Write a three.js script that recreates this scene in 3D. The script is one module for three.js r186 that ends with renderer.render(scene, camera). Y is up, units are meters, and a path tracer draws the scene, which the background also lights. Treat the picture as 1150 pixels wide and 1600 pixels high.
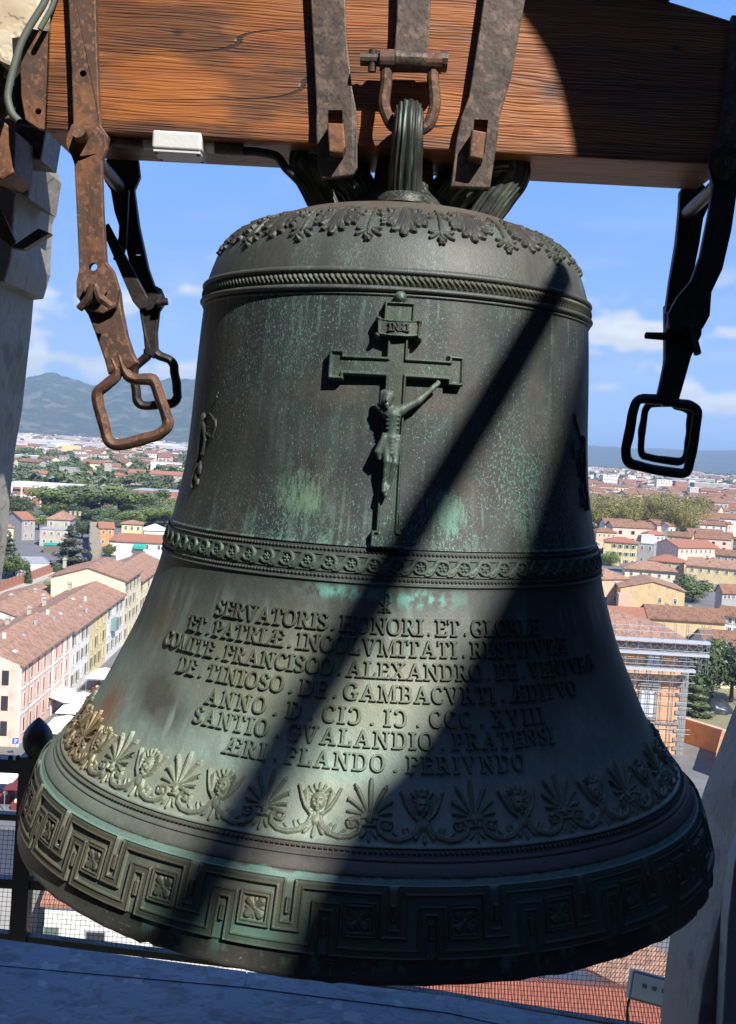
import * as THREE from 'three';
import { mergeGeometries, mergeVertices, toCreasedNormals } from 'three/addons/utils/BufferGeometryUtils.js';
import { RoundedBoxGeometry } from 'three/addons/geometries/RoundedBoxGeometry.js';
import { TextGeometry } from 'three/addons/geometries/TextGeometry.js';
import { FontLoader } from 'three/addons/loaders/FontLoader.js';
import { MarchingCubes } from 'three/addons/objects/MarchingCubes.js';

// ------------------------------------------------------------------ camera
const scene = new THREE.Scene();
const camera = new THREE.PerspectiveCamera(50.46, 736 / 1024, 0.05, 60000);
camera.position.set(0, 0, 0);
camera.rotation.set(-0.0615, 0, 0.0583, 'YXZ');
scene.add(camera);
const GROUND = -50;                                   // the town lies 50 m below the belfry

// ------------------------------------------------------------------ noise
function rng(seed) { let a = seed >>> 0; return () => { a = (a + 0x6D2B79F5) | 0; let t = Math.imul(a ^ (a >>> 15), 1 | a); t = (t + Math.imul(t ^ (t >>> 7), 61 | t)) ^ t; return ((t ^ (t >>> 14)) >>> 0) / 4294967296; }; }
function hsh(x, y, s) { let h = Math.imul(x, 374761393) + Math.imul(y, 668265263) + Math.imul(s, 1274126177); h = Math.imul(h ^ (h >>> 13), 1274126177); h ^= h >>> 16; return (h >>> 0) / 4294967296; }
function vn(x, y, s = 1, px = 0, py = 0) {
  let xi = Math.floor(x), yi = Math.floor(y); const fx = x - xi, fy = y - yi;
  const u = fx * fx * (3 - 2 * fx), v = fy * fy * (3 - 2 * fy);
  let x1 = xi + 1, y1 = yi + 1;
  if (px) { xi = ((xi % px) + px) % px; x1 = ((x1 % px) + px) % px; }
  if (py) { yi = ((yi % py) + py) % py; y1 = ((y1 % py) + py) % py; }
  const a = hsh(xi, yi, s), b = hsh(x1, yi, s), c = hsh(xi, y1, s), d = hsh(x1, y1, s);
  return a + (b - a) * u + (c - a) * v + (a - b - c + d) * u * v;
}
function fbm(x, y, s = 1, o = 4, px = 0, py = 0) { let v = 0, a = 0.5, t = 0; for (let i = 0; i < o; i++) { v += a * vn(x, y, s + i * 17, px, py); t += a; a *= 0.5; x *= 2; y *= 2; px *= 2; py *= 2; } return v / t; }
const clamp = (x, a = 0, b = 1) => Math.min(b, Math.max(a, x));
const sstep = (a, b, x) => { const t = clamp((x - a) / (b - a)); return t * t * (3 - 2 * t); };
const lerp = (a, b, t) => a + (b - a) * t;
const mix3 = (a, b, t) => [lerp(a[0], b[0], t), lerp(a[1], b[1], t), lerp(a[2], b[2], t)];
const gauss = (x, y, cx, cy, sx, sy) => Math.exp(-(((x - cx) / sx) ** 2 + ((y - cy) / sy) ** 2));
function makeTex(w, h, fn, srgb = true, wrap = THREE.RepeatWrapping) {
  const d = new Uint8Array(w * h * 4);
  for (let j = 0; j < h; j++) for (let i = 0; i < w; i++) {
    const c = fn((i + 0.5) / w, (j + 0.5) / h), k = (j * w + i) * 4;
    if (typeof c === 'number') { d[k] = d[k + 1] = d[k + 2] = clamp(c) * 255; } else for (let q = 0; q < 3; q++) d[k + q] = (srgb ? Math.pow(clamp(c[q]), 1 / 2.2) : clamp(c[q])) * 255;
    d[k + 3] = 255;
  }
  const t = new THREE.DataTexture(d, w, h, THREE.RGBAFormat, THREE.UnsignedByteType);
  t.wrapS = t.wrapT = wrap; t.magFilter = THREE.LinearFilter; t.minFilter = THREE.LinearMipmapLinearFilter; t.generateMipmaps = true;
  t.colorSpace = srgb ? THREE.SRGBColorSpace : THREE.NoColorSpace; t.needsUpdate = true; return t;
}

// ------------------------------------------------------------------ sky: one computed daylight sky with fair-weather cumulus low over the plain
const SUN = new THREE.Vector3(0.398, 0.682, 0.613).normalize();
{
  const W = 2048, H = 1024, d = new Float32Array(W * H * 4);
  for (let j = 0; j < H; j++) {
    const el = (j + 0.5) / H * Math.PI - Math.PI / 2;
    for (let i = 0; i < W; i++) {
      const az = ((i + 0.5) / W - 0.5) * 2 * Math.PI;                 // equirect: u = .5 looks along +x
      const e = Math.max(el, 0), k = Math.pow(clamp(1 - e / 0.55), 2.2);
      let c = mix3([0.050, 0.145, 0.48], [0.130, 0.290, 0.680], sstep(1.1, 0.25, e));
      c = mix3(c, [0.385, 0.535, 0.73], Math.pow(k, 1.8) * 0.95);
      if (el < 0) c = mix3(c, [0.20, 0.22, 0.22], sstep(0, -0.06, el));
      // cumulus banks between about 2 and 12 degrees, flat-based, in loose rows; a few wisps higher up
      if (el > 0.0 && el < 0.6) {
        const deg = el * 57.2958;
        const band = sstep(1.2, 3.0, deg) * (1 - sstep(7.6, 10.5, deg));
        const sx = az * 57.2958;
        const big = fbm(sx * 0.22 + 47, deg * 0.5, 5, 3), det = fbm(sx * 0.50, deg * 1.5, 9, 4);
        const row = 0.5 + 0.5 * Math.sin(deg * 1.9 + 3 * vn(sx * 0.07, deg * 0.2, 14));
        let q = (big * 0.52 + det * 0.62 + row * 0.10 - 0.645) * 11.0; q = clamp(q) * band;
        const thin = clamp((fbm(sx * 0.22, deg * 0.9, 21, 4) - 0.5) * 2.2) * sstep(1, 4, deg) * (1 - sstep(16, 26, deg)) * 0.13;
        const lit = 0.80 + 0.16 * clamp((fbm(sx * 0.50, (deg - 0.45) * 1.5, 9, 4) - det) * 6 + 0.5);
        c = mix3(c, [0.70 * lit, 0.72 * lit, 0.75 * lit], clamp(q * 0.85 + thin));
      }
      const o = (j * W + i) * 4; d[o] = c[0]; d[o + 1] = c[1]; d[o + 2] = c[2]; d[o + 3] = 1;
    }
  }
  const t = new THREE.DataTexture(d, W, H, THREE.RGBAFormat, THREE.FloatType);
  t.mapping = THREE.EquirectangularReflectionMapping; t.magFilter = THREE.LinearFilter; t.minFilter = THREE.LinearFilter; t.needsUpdate = true;
  scene.background = t; scene.environment = t;
}
const sun = new THREE.DirectionalLight(new THREE.Color(1.0, 0.965, 0.905), 5);
sun.position.copy(SUN).multiplyScalar(200); sun.castShadow = true;
sun.shadow.mapSize.set(4096, 4096); Object.assign(sun.shadow.camera, { left: -90, right: 90, top: 90, bottom: -90, near: 1, far: 900 });
scene.add(sun); scene.add(sun.target);
scene.fog = new THREE.FogExp2(new THREE.Color(0.48, 0.71, 1.0), 6.8e-5);
const renderer = new THREE.WebGLRenderer({ antialias: true });
renderer.setSize(736, 1024); renderer.toneMapping = THREE.LinearToneMapping; renderer.toneMappingExposure = 1.5;
renderer.shadowMap.enabled = true; renderer.shadowMap.type = THREE.PCFSoftShadowMap;

// ------------------------------------------------------------------ reading points off the photograph (1150 x 1600) as rays from the camera
camera.updateMatrixWorld(true);
const FPX = 800 / Math.tan(50.46 * Math.PI / 360), BX = new THREE.Vector3(), BY = new THREE.Vector3(), BZ = new THREE.Vector3();
camera.matrixWorld.extractBasis(BX, BY, BZ);
const V = (x, y, z) => new THREE.Vector3(x, y, z);
function ray(x, y) { return V(0, 0, 0).addScaledVector(BX, x - 575).addScaledVector(BY, 800 - y).addScaledVector(BZ, -FPX).normalize(); }
function onGround(x, y, h = 0) { const d = ray(x, y), t = (GROUND + h) / d.y; return d.multiplyScalar(t); }    // the point h metres above the town's ground
function onPlane(x, y, z) { const d = ray(x, y); return d.multiplyScalar(z / d.z); }
const sunward = (p, z) => p.clone().addScaledVector(SUN, (z - p.z) / SUN.z);

// ------------------------------------------------------------------ scene bookkeeping
const names = {};
const numbered = (n) => { const k = names[n] = (names[n] ?? -1) + 1; return k ? n + '_' + String(k).padStart(3, '0') : n; };
function tag(o, label, category, group) { o.userData.label = label; o.userData.category = category; if (group) o.userData.group = group; return o; }
function thing(name, label, category, pos = [0, 0, 0], turn = 0, group) { const o = new THREE.Group(); o.name = numbered(name); o.position.set(...pos); o.rotation.y = turn; scene.add(o); return tag(o, label, category, group); }
function mesh(name, geo, mat, parent = scene) { if (Array.isArray(geo)) geo = join(geo); const m = new THREE.Mesh(geo, mat); m.name = parent === scene ? numbered(name) : name; m.castShadow = m.receiveShadow = true; parent.add(m); return m; }
function part(name, geo, mat, parent) { return mesh(numbered(name), geo, mat, parent); }
function struct(name, geo, mat) { const m = mesh(name, geo, mat); m.userData.kind = 'structure'; return m; }
function join(list) { const gs = list.map((g) => { let q = g.index ? g.toNonIndexed() : g; for (const k of Object.keys(q.attributes)) if (!['position', 'normal', 'uv'].includes(k)) q.deleteAttribute(k); return q; }); return mergeGeometries(gs); }
// planar uv in metres, by the axis each face looks along
function boxUV(geo, s = 1) {
  let g = geo.index ? geo.toNonIndexed() : geo; const p = g.attributes.position, uv = new Float32Array(p.count * 2), a = V(), b = V(), c = V();
  for (let i = 0; i < p.count; i += 3) {
    a.fromBufferAttribute(p, i); b.fromBufferAttribute(p, i + 1).sub(a); c.fromBufferAttribute(p, i + 2).sub(a); b.cross(c);
    const ax = Math.abs(b.x), ay = Math.abs(b.y), az = Math.abs(b.z);
    for (let k = 0; k < 3; k++) { a.fromBufferAttribute(p, i + k); let u, v; if (az >= ax && az >= ay) { u = a.x; v = a.y; } else if (ax >= ay) { u = a.z; v = a.y; } else { u = a.x; v = a.z; } uv[(i + k) * 2] = u / s; uv[(i + k) * 2 + 1] = v / s; }
  }
  g.setAttribute('uv', new THREE.BufferAttribute(uv, 2)); return g;
}
const box = (w, h, d, x = 0, y = 0, z = 0, r = 0) => (r ? new RoundedBoxGeometry(w, h, d, 2, r) : new THREE.BoxGeometry(w, h, d)).translate(x, y, z);
// a solid cut out of a plate standing at depth z: its outline and holes are pixels of the photograph
function plate(pts, z, thick, holes = [], bevel = 0.002, zm = z) {   // zm: the depth at which the outline is read
  const P = (a) => a.map(([x, y]) => { const p = onPlane(x, y, zm); return new THREE.Vector2(p.x, p.y); });
  const sh = new THREE.Shape(P(pts)); for (const h of holes) sh.holes.push(new THREE.Path(P(h)));
  return new THREE.ExtrudeGeometry(sh, { depth: thick - 2 * bevel, bevelEnabled: bevel > 0, bevelSize: bevel, bevelThickness: bevel, bevelSegments: 2, curveSegments: 8 }).translate(0, 0, z - thick + bevel);
}
const circ = (cx, cy, r, n = 14) => Array.from({ length: n }, (_, i) => [cx + r * Math.cos(i / n * 6.2832), cy + r * Math.sin(i / n * 6.2832)]);
function tubeOf(pts, r, closed = false, seg = 60, rad = 10) { return new THREE.TubeGeometry(new THREE.CatmullRomCurve3(pts, closed, 'catmullrom', 0.35), seg, r, rad, closed); }
function rod(a, b, r, r2 = r, n = 12) { const d = b.clone().sub(a), g = new THREE.CylinderGeometry(r2, r, d.length(), n); g.applyQuaternion(new THREE.Quaternion().setFromUnitVectors(V(0, 1, 0), d.clone().normalize())); return g.translate((a.x + b.x) / 2, (a.y + b.y) / 2, (a.z + b.z) / 2); }
// hammered, worn surface: vertices pushed about by smooth noise
function rough(g, amp, f) { const p = g.attributes.position; for (let i = 0; i < p.count; i++) { const x = p.getX(i), y = p.getY(i), z = p.getZ(i); p.setXYZ(i, x + (vn(y * f + 3, z * f + x * f, 61) - 0.5) * amp, y + (vn(x * f + 7, z * f + y * f, 62) - 0.5) * amp, z + (vn(x * f + 11, y * f + z * f, 63) - 0.5) * amp); } g.computeVertexNormals(); return g; }
// ------------------------------------------------------------------ materials
const std = (o) => new THREE.MeshStandardMaterial(o);
const col = (r, g, b) => new THREE.Color().setRGB(r, g, b);
// old oak of the headstock: long wavy grain, dark checks
function grain(u, v) {                                    // u along 2 m, v across 0.5 m
  const x = u * 2, y = v * 0.5; let kn = 0, dk = 0; for (const [kx, ky, sx, sy] of [[1.05, 0.17, 0.13, 0.05], [0.335, 0.235, 0.07, 0.022], [0.62, 0.12, 0.05, 0.016], [1.28, 0.26, 0.06, 0.02]]) { const g = gauss(x, y, kx, ky, sx, sy); kn += g * (y > ky ? 1 : -1) * (1 - g); dk += gauss(x, y, kx, ky, sx * 0.16, sy * 0.28); }
  const w = (fbm(x * 0.9, y * 3, 31, 3) - 0.5) * 0.045 - kn * 0.013 + (fbm(x * 7, y * 26, 30, 3) - 0.5) * 0.007;
  const ph = (y + w) * 2 * Math.PI, a = 0.5 + 0.5 * Math.sin(ph * 190 + 4 * vn(x * 3, y * 40, 27)), c = vn(x * 7, (y + w) * 250, 33), d = vn(x * 16, (y + w) * 470, 26);
  return { x, y, w, dk: clamp(dk), lines: 0.26 * a + 0.42 * c + 0.32 * d, fib: vn(x * 22, (y + w) * 800, 34), broad: fbm(x * 1.5, (y + w) * 22, 35, 3), dirt: fbm(x * 3.2, y * 8, 36, 5), cut: fbm(x * 4, (y + w) * 36, 28, 3), ck: Math.abs(vn(x * 0.8, (y + (w + kn * 0.013) * 0.6) * 13 + 0.10 * vn(x * 4, y * 3, 23), 37) - 0.5) };
}
const woodTex = makeTex(2048, 1024, (u, v) => {
  const g = grain(u, v); let c = mix3([0.20, 0.052, 0.008], [0.375, 0.115, 0.017], clamp(g.broad * 1.7 - 0.35));
  c = mix3(c, [0.46, 0.175, 0.038], sstep(0.50, 0.9, g.fib) * 0.4);
  c = mix3(c, [0.050, 0.016, 0.007], sstep(0.50, 0.27, g.lines) * (0.20 + 0.72 * clamp(g.cut * 2 - 0.7)));
  c = mix3(c, [0.030, 0.013, 0.008], sstep(0.54, 0.68, g.dirt) * (0.40 + 0.45 * (1 - g.lines)));
  c = mix3(c, [0.10, 0.075, 0.055], sstep(0.58, 0.75, fbm(g.x * 5 + 9, g.y * 16, 25, 4)) * 0.35);
  c = mix3(c, [0.020, 0.010, 0.007], clamp(g.dk * 0.9 + sstep(0.0055, 0.002, g.ck) * 0.9 * sstep(0.35, 0.6, vn(g.x * 2.2, g.y * 9, 24)) + 0.55 * sstep(0.075, 0.06, g.y) * g.dirt * 1.4));
  return c;
});
const woodBump = makeTex(2048, 1024, (u, v) => { const g = grain(u, v); return 0.34 * sstep(0.26, 0.60, g.lines) + 0.42 * g.fib - 0.8 * sstep(0.0055, 0.0015, g.ck) * sstep(0.35, 0.6, vn(g.x * 2.2, g.y * 9, 24)) - 0.3 * g.dk + 0.18; }, false);
const rustTex = makeTex(1024, 1024, (u, v) => {
  const a = fbm(u * 6, v * 6, 41, 5, 6, 6), b = fbm(u * 26, v * 26, 43, 4, 26, 26), s = fbm(u * 70, v * 70, 44, 3, 70, 70);
  let c = mix3([0.11, 0.056, 0.035], [0.215, 0.092, 0.042], sstep(0.36, 0.66, a));
  c = mix3(c, [0.05, 0.034, 0.028], sstep(0.52, 0.68, b) * 0.5); c = mix3(c, [0.30, 0.145, 0.075], sstep(0.60, 0.72, s) * 0.55); return c;
});
const darkIronTex = makeTex(1024, 1024, (u, v) => {
  const a = fbm(u * 7, v * 5, 51, 5, 7, 5), b = fbm(u * 34, v * 30, 53, 4, 34, 30), s = fbm(u * 90, v * 80, 54, 3, 90, 80);
  let c = mix3([0.060, 0.047, 0.042], [0.125, 0.085, 0.062], a); c = mix3(c, [0.20, 0.135, 0.10], sstep(0.55, 0.68, b) * 0.6); c = mix3(c, [0.028, 0.024, 0.024], sstep(0.58, 0.7, s) * 0.6); return c;
});
const pitBump = makeTex(1024, 1024, (u, v) => 0.6 * fbm(u * 30, v * 30, 57, 4, 30, 30) + 0.4 * fbm(u * 8, v * 8, 58, 3, 8, 8), false);
const marbleTex = makeTex(1024, 1024, (u, v) => {
  const a = fbm(u * 3, v * 3, 71, 5, 3, 3), w = fbm(u * 5, v * 5, 72, 4, 5, 5), vein = Math.abs(Math.sin((u * 6 + v * 2 + w * 1.5) * Math.PI));
  let c = mix3([0.44, 0.44, 0.43], [0.60, 0.59, 0.56], a); c = mix3(c, [0.30, 0.31, 0.33], sstep(0.16, 0.0, vein) * 0.35); c = mix3(c, [0.34, 0.27, 0.18], sstep(0.58, 0.78, fbm(u * 4, v * 9, 74, 4, 4, 9)) * 0.45); c = mix3(c, [0.13, 0.125, 0.12], sstep(0.62, 0.8, fbm(u * 11, v * 11, 75, 4, 11, 11)) * 0.45); return c;
});
const stoneBump = makeTex(512, 512, (u, v) => 0.6 * fbm(u * 14, v * 14, 81, 5, 14, 14) + 0.4 * sstep(0.35, 0.5, fbm(u * 30, v * 30, 82, 3, 30, 30)), false);
const M = {
  oak: std({ map: woodTex, bumpMap: woodBump, bumpScale: 0.0020, roughness: 0.5 }),
  oakEnd: std({ map: woodTex, bumpMap: woodBump, bumpScale: 0.003, roughness: 0.7, color: col(0.62, 0.70, 0.9) }),
  rust: std({ map: rustTex, bumpMap: pitBump, bumpScale: 0.0016, roughness: 0.62, metalness: 0.25 }),
  iron: std({ map: darkIronTex, bumpMap: pitBump, bumpScale: 0.0016, roughness: 0.48, metalness: 0.35 }),
  shadedIron: std({ map: darkIronTex, bumpMap: pitBump, bumpScale: 0.0016, roughness: 0.55, metalness: 0.2, color: col(0.22, 0.22, 0.26) }),  // dark copy of iron: shade on the unlit levers put into the colour
  black: std({ color: col(0.012, 0.012, 0.014), roughness: 0.38, metalness: 0.1, bumpMap: pitBump, bumpScale: 0.0006 }),
  marble: std({ map: marbleTex, bumpMap: stoneBump, bumpScale: 0.002, roughness: 0.62 }),
  marbleJamb: std({ map: marbleTex, bumpMap: stoneBump, bumpScale: 0.003, roughness: 0.75, color: col(0.68, 0.64, 0.58) }),
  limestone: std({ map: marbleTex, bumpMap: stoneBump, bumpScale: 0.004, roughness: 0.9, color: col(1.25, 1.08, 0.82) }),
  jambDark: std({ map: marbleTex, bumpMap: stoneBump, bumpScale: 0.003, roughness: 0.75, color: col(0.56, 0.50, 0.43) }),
  marbleGrey: std({ map: marbleTex, bumpMap: stoneBump, bumpScale: 0.003, roughness: 0.8, color: col(0.72, 0.70, 0.66) }),
  zinc: std({ color: col(0.62, 0.62, 0.60), roughness: 0.55, bumpMap: pitBump, bumpScale: 0.001 }),
  cable: std({ color: col(0.10, 0.115, 0.095), roughness: 0.6 }),
  cableDark: std({ color: col(0.015, 0.015, 0.016), roughness: 0.5 }),
};
// ------------------------------------------------------------------ the bell: profile of revolution, patina, relief
const BELL = V(0.0328, 0, -2.2071);
const PR = [[-0.772, 0.688], [-0.76, 0.6845], [-0.74, 0.6806], [-0.70, 0.669], [-0.66, 0.656], [-0.64, 0.6467], [-0.62, 0.6295], [-0.58, 0.597], [-0.54, 0.5676], [-0.5, 0.5443], [-0.44, 0.5155], [-0.4, 0.4969], [-0.36, 0.4795], [-0.3, 0.4594], [-0.26, 0.4468], [-0.22, 0.437], [-0.18, 0.4278], [-0.12, 0.415], [-0.06, 0.404], [0, 0.398], [0.06, 0.394], [0.12, 0.391], [0.2, 0.386], [0.25, 0.382], [0.28, 0.380], [0.3, 0.377], [0.34, 0.3635], [0.36, 0.3529], [0.38, 0.3378], [0.4, 0.3122], [0.42, 0.2704], [0.44, 0.2184], [0.447, 0.19]];
function Rad(h) {                                          // radius at height h, smoothed between the measured rings
  let i = 0; while (i < PR.length - 2 && h > PR[i + 1][0]) i++;
  const [x0, y0] = PR[i], [x1, y1] = PR[i + 1], d = x1 - x0, t = clamp((h - x0) / d, -0.5, 1.5);
  const m = (k) => { const a = PR[Math.max(0, k - 1)], b = PR[Math.min(PR.length - 1, k + 1)]; return (b[1] - a[1]) / (b[0] - a[0]); };
  const t2 = t * t, t3 = t2 * t; return (2 * t3 - 3 * t2 + 1) * y0 + (t3 - 2 * t2 + t) * d * m(i) + (-2 * t3 + 3 * t2) * y1 + (t3 - t2) * d * m(i + 1);
}
const bumpR = (h, c, w, a) => { const t = (h - c) / w; return Math.abs(t) < 1 ? a * Math.sqrt(1 - t * t) : 0; };
const flat = (h, a, b, e, k) => k * sstep(a - e, a, h) * (1 - sstep(b, b + e, h));
function mouldings(h) {
  return bumpR(h, 0.2905, 0.0060, 0.0075) + bumpR(h, 0.2603, 0.0055, 0.0085) + bumpR(h, 0.2515, 0.0028, 0.003)
    + bumpR(h, -0.1665, 0.0022, 0.0028) + bumpR(h, -0.1835, 0.0020, 0.0022) + bumpR(h, -0.2105, 0.0020, 0.0022) + bumpR(h, -0.2262, 0.0022, 0.0028) + flat(h, -0.226, -0.167, 0.002, 0.0012)
    + bumpR(h, -0.5985, 0.0028, 0.0035) + bumpR(h, -0.6135, 0.0028, 0.0035) + bumpR(h, -0.6255, 0.0085, 0.0040) + bumpR(h, -0.410, 0.0001, 0)
    + flat(h, -0.7380, -0.6440, 0.0015, 0.0022) + bumpR(h, 0.437, 0.004, 0.003);
}
// arc length along the profile, tabulated
const PN = 900, H0 = -0.772, H1 = 0.447, tabS = [0];
for (let i = 1; i <= PN; i++) { const a = lerp(H0, H1, (i - 1) / PN), b = lerp(H0, H1, i / PN); tabS.push(tabS[i - 1] + Math.hypot(b - a, Rad(b) - Rad(a))); }
const STOT = tabS[PN];
const sOf = (h) => { const f = clamp((h - H0) / (H1 - H0)) * PN, i = Math.min(PN - 1, Math.floor(f)); return lerp(tabS[i], tabS[i + 1], f - i); };
const hOf = (s) => { let a = 0, b = PN; while (b - a > 1) { const m = (a + b) >> 1; if (tabS[m] <= s) a = m; else b = m; } return lerp(H0, H1, (a + clamp((s - tabS[a]) / (tabS[b] - tabS[a]))) / PN); };
function onBell(th, s, k = 0) {                            // point k metres out from the smooth bell surface
  const h = hOf(s), e = 0.002, dr = (Rad(h + e) - Rad(h - e)) / (2 * e), L = Math.hypot(1, dr), r = Rad(h) + k / L, y = h - k * dr / L;
  return [r * Math.sin(th), y, r * Math.cos(th)];
}
const DEG = Math.PI / 180;
const uOf = (th) => { let d = th / DEG; d = ((d + 180) % 360 + 360) % 360 - 180; return (Math.abs(d) <= 90 ? d + 90 : (d > 0 ? 270 - d : -90 - d)) / 180; };
function bellUV(g) { const p = g.attributes.position, uv = new Float32Array(p.count * 2); for (let i = 0; i < p.count; i++) { uv[2 * i] = uOf(Math.atan2(p.getX(i), p.getZ(i))); uv[2 * i + 1] = sOf(p.getY(i)) / STOT; } g.setAttribute('uv', new THREE.BufferAttribute(uv, 2)); return g; }
// patina of the front half, with sunlight painted into the left of the lowest rings; u runs from the left flank to the right flank, v from the lip to the crown
function patina(u, v) {
  const th = u * 180 - 90, s = v * STOT, h = hOf(s), x = th * DEG * 0.5;             // x: metres, roughly
  const big = fbm(x * 5, s * 4, 101, 4), mid = fbm(x * 17, s * 13, 102, 4), fine = fbm(x * 90, s * 70, 103, 3), st = fbm(x * 60, s * 9, 104, 3), dots = vn(x * 800, s * 640, 105), dots2 = vn(x * 520, s * 330, 106), grit = vn(x * 1100, s * 1000, 107);
  let c = mix3([0.040, 0.049, 0.049], [0.064, 0.062, 0.057], sstep(0.35, 0.65, big)); c = mix3(c, [0.056, 0.074, 0.071], sstep(0.45, 0.7, mid) * 0.6);
  let ro = 0.44 + 0.16 * mid;
  const teal = [0.145, 0.31, 0.255], pale = [0.33, 0.44, 0.37];
  const patch = (g, sd) => sstep(0.92 - 0.72 * g, 1.22 - 0.66 * g, 0.30 * grit + 0.30 * vn(x * 300, s * 60, sd) + 0.26 * fine + 0.24 * mid);
  // waist: small verdigris spots, thicker low down
  if (h > -0.17 && h < 0.25) {
    const den = 0.15 + 0.95 * clamp(fbm(x * 7, s * 5, 111, 4) * 2.2 - 0.55) + 0.20 * sstep(0.1, -0.16, h);
    c = mix3(c, teal, sstep(0.93 - den * 0.26, 1.0 - den * 0.18, dots2 * 0.6 + dots * 0.5) * 0.85);
    c = mix3(c, pale, sstep(0.965 - den * 0.10, 1.0, dots * 0.75 + grit * 0.28) * 0.9);
    c = mix3(c, [0.16, 0.265, 0.17], patch(gauss(th, h, -20.5, -0.085, 8.5, 0.055), 113) * 0.9); c = mix3(c, [0.13, 0.27, 0.20], patch(gauss(th, h, 14.5, -0.10, 7, 0.05), 114) * 0.9);
    const run = sstep(0.60, 0.82, vn(x * 130, s * 4.5, 115) * 0.75 + mid * 0.3) * sstep(0.30, 0.62, fine * 0.7 + grit * 0.35); c = mix3(c, [0.15, 0.255, 0.215], run * (0.14 + 0.36 * sstep(0.16, 0.25, h) + 0.42 * sstep(-0.02, -0.15, h)));
    c = mix3(c, [0.095, 0.085, 0.072], sstep(0.55, 0.72, fbm(x * 12 + 5, s * 5, 116, 4)) * 0.5);
    c = mix3(c, [0.13, 0.105, 0.075], gauss(th, h, -14, 0.09, 9, 0.03) * 0.5 + gauss(th, h, 11, 0.075, 6, 0.02) * 0.5);
  }
  if (h >= 0.25) { c = mix3(c, [0.098, 0.100, 0.087], 0.40 + 0.35 * mid); c = mix3(c, [0.16, 0.24, 0.21], sstep(0.60, 0.9, dots2 * 0.5 + mid * 0.6) * 0.55); c = mix3(c, [0.155, 0.115, 0.08], sstep(0.385, 0.43, h) * 0.6); }
  // skirt: from dark under the band to grey-green above the frieze
  const sk = sstep(-0.22, -0.50, h + (mid - 0.5) * 0.12);
  if (h < -0.17) {
    c = mix3(c, [0.17, 0.205, 0.165], sk * 0.85 + 0.1); c = mix3(c, [0.30, 0.41, 0.345], sstep(-0.38, -0.50, h + (big - 0.5) * 0.16) * (0.78 + 0.35 * (fine - 0.5)));
    c = mix3(c, [0.26, 0.26, 0.175], gauss(th, h, -14, -0.38, 27, 0.085) * (0.35 + 0.7 * mid)); c = mix3(c, [0.12, 0.33, 0.275], (gauss(th, h, -9, -0.243, 7.5, 0.011) + gauss(th, h, 8, -0.247, 8, 0.013)) * sstep(0.30, 0.62, fine) * 1.1);
    c = mix3(c, [0.21, 0.30, 0.26], sstep(0.55, 0.75, st) * 0.4 * sstep(-0.55, -0.3, h) * sstep(-0.23, -0.30, h)); c = mix3(c, teal, sstep(0.86, 0.97, dots2 * 0.55 + dots * 0.5) * 0.5);
    c = mix3(c, [0.088, 0.078, 0.068], clamp(gauss(th, h, -47, -0.445, 5.5, 0.04) * 1.3 + gauss(th, h, -41, -0.475, 5, 0.03)) * sstep(0.30, 0.55, st + 0.1) * 0.85); c = mix3(c, [0.30, 0.38, 0.31], sstep(0.62, 0.8, mid) * 0.4 * sstep(-0.42, -0.5, h));
    c = mix3(c, [0.30, 0.125, 0.045], gauss(th, h, -63, -0.505, 6, 0.045) * 0.85 + gauss(th, h, -56, -0.34, 5, 0.05) * 0.35 * mid);
    // frieze: tan ground in the hollows
    const fr = sstep(-0.512, -0.535, h) * sstep(-0.604, -0.594, h); c = mix3(c, [0.30, 0.31, 0.23], fr * (0.35 + 0.4 * mid)); c = mix3(c, [0.25, 0.15, 0.06], fr * sstep(-42, -64, th) * 0.65);
  }
  if (h < -0.596) {
    const t0 = sstep(-0.596, -0.602, h); let d = mix3([0.095, 0.078, 0.068], [0.145, 0.155, 0.13], mid); d = mix3(d, [0.20, 0.25, 0.195], sstep(-22, -50, th) * 0.65); c = mix3(c, d, t0);  // lighter to the left: the sunlit side is painted into the moulding
    c = mix3(c, [0.20, 0.33, 0.275], sstep(-0.632, -0.637, h + (fine - 0.5) * 0.012) * (1 - sstep(-0.648, -0.656, h)) * 0.9);
  }
  if (h < -0.645) {
    const t0 = sstep(-0.645, -0.65, h); let d = mix3([0.085, 0.135, 0.11], [0.155, 0.16, 0.12], mid); d = mix3(d, [0.085, 0.20, 0.165], sstep(0.5, 0.7, big) * 0.7); c = mix3(c, d, t0);
    const lip = sstep(-0.735, -0.742, h); let e = mix3([0.043, 0.041, 0.035], [0.078, 0.082, 0.068], mid); e = mix3(e, [0.12, 0.29, 0.235], sstep(0.50, 0.68, st * 0.6 + big * 0.4) * sstep(0.35, 0.6, fine) * 0.8 * sstep(-0.768, -0.745, h)); e = mix3(e, [0.25, 0.27, 0.22], sstep(0.90, 0.97, Math.max(vn(x * 40 + 30 * mid, s * 420, 118), vn(x * 420, s * 60 + 20 * mid, 119))) * 0.7); e = mix3(e, [0.15, 0.15, 0.125], sstep(-30, -60, th) * 0.7); c = mix3(c, e, lip); ro = lerp(ro, 0.42, lip);  // left of the lip also lightened, standing in for sunlight
  }
  const g = 0.86 + 0.30 * grit * fine * 1.6; return { c: [c[0] * g, c[1] * g, c[2] * g], ro: ro + 0.10 * fine, b: 0.55 * fine + 0.3 * grit + 0.25 * mid };
}
const BW = 2048, BH = 1400, bc = new Uint8Array(BW * BH * 4), bb = new Uint8Array(BW * BH * 4);
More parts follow.
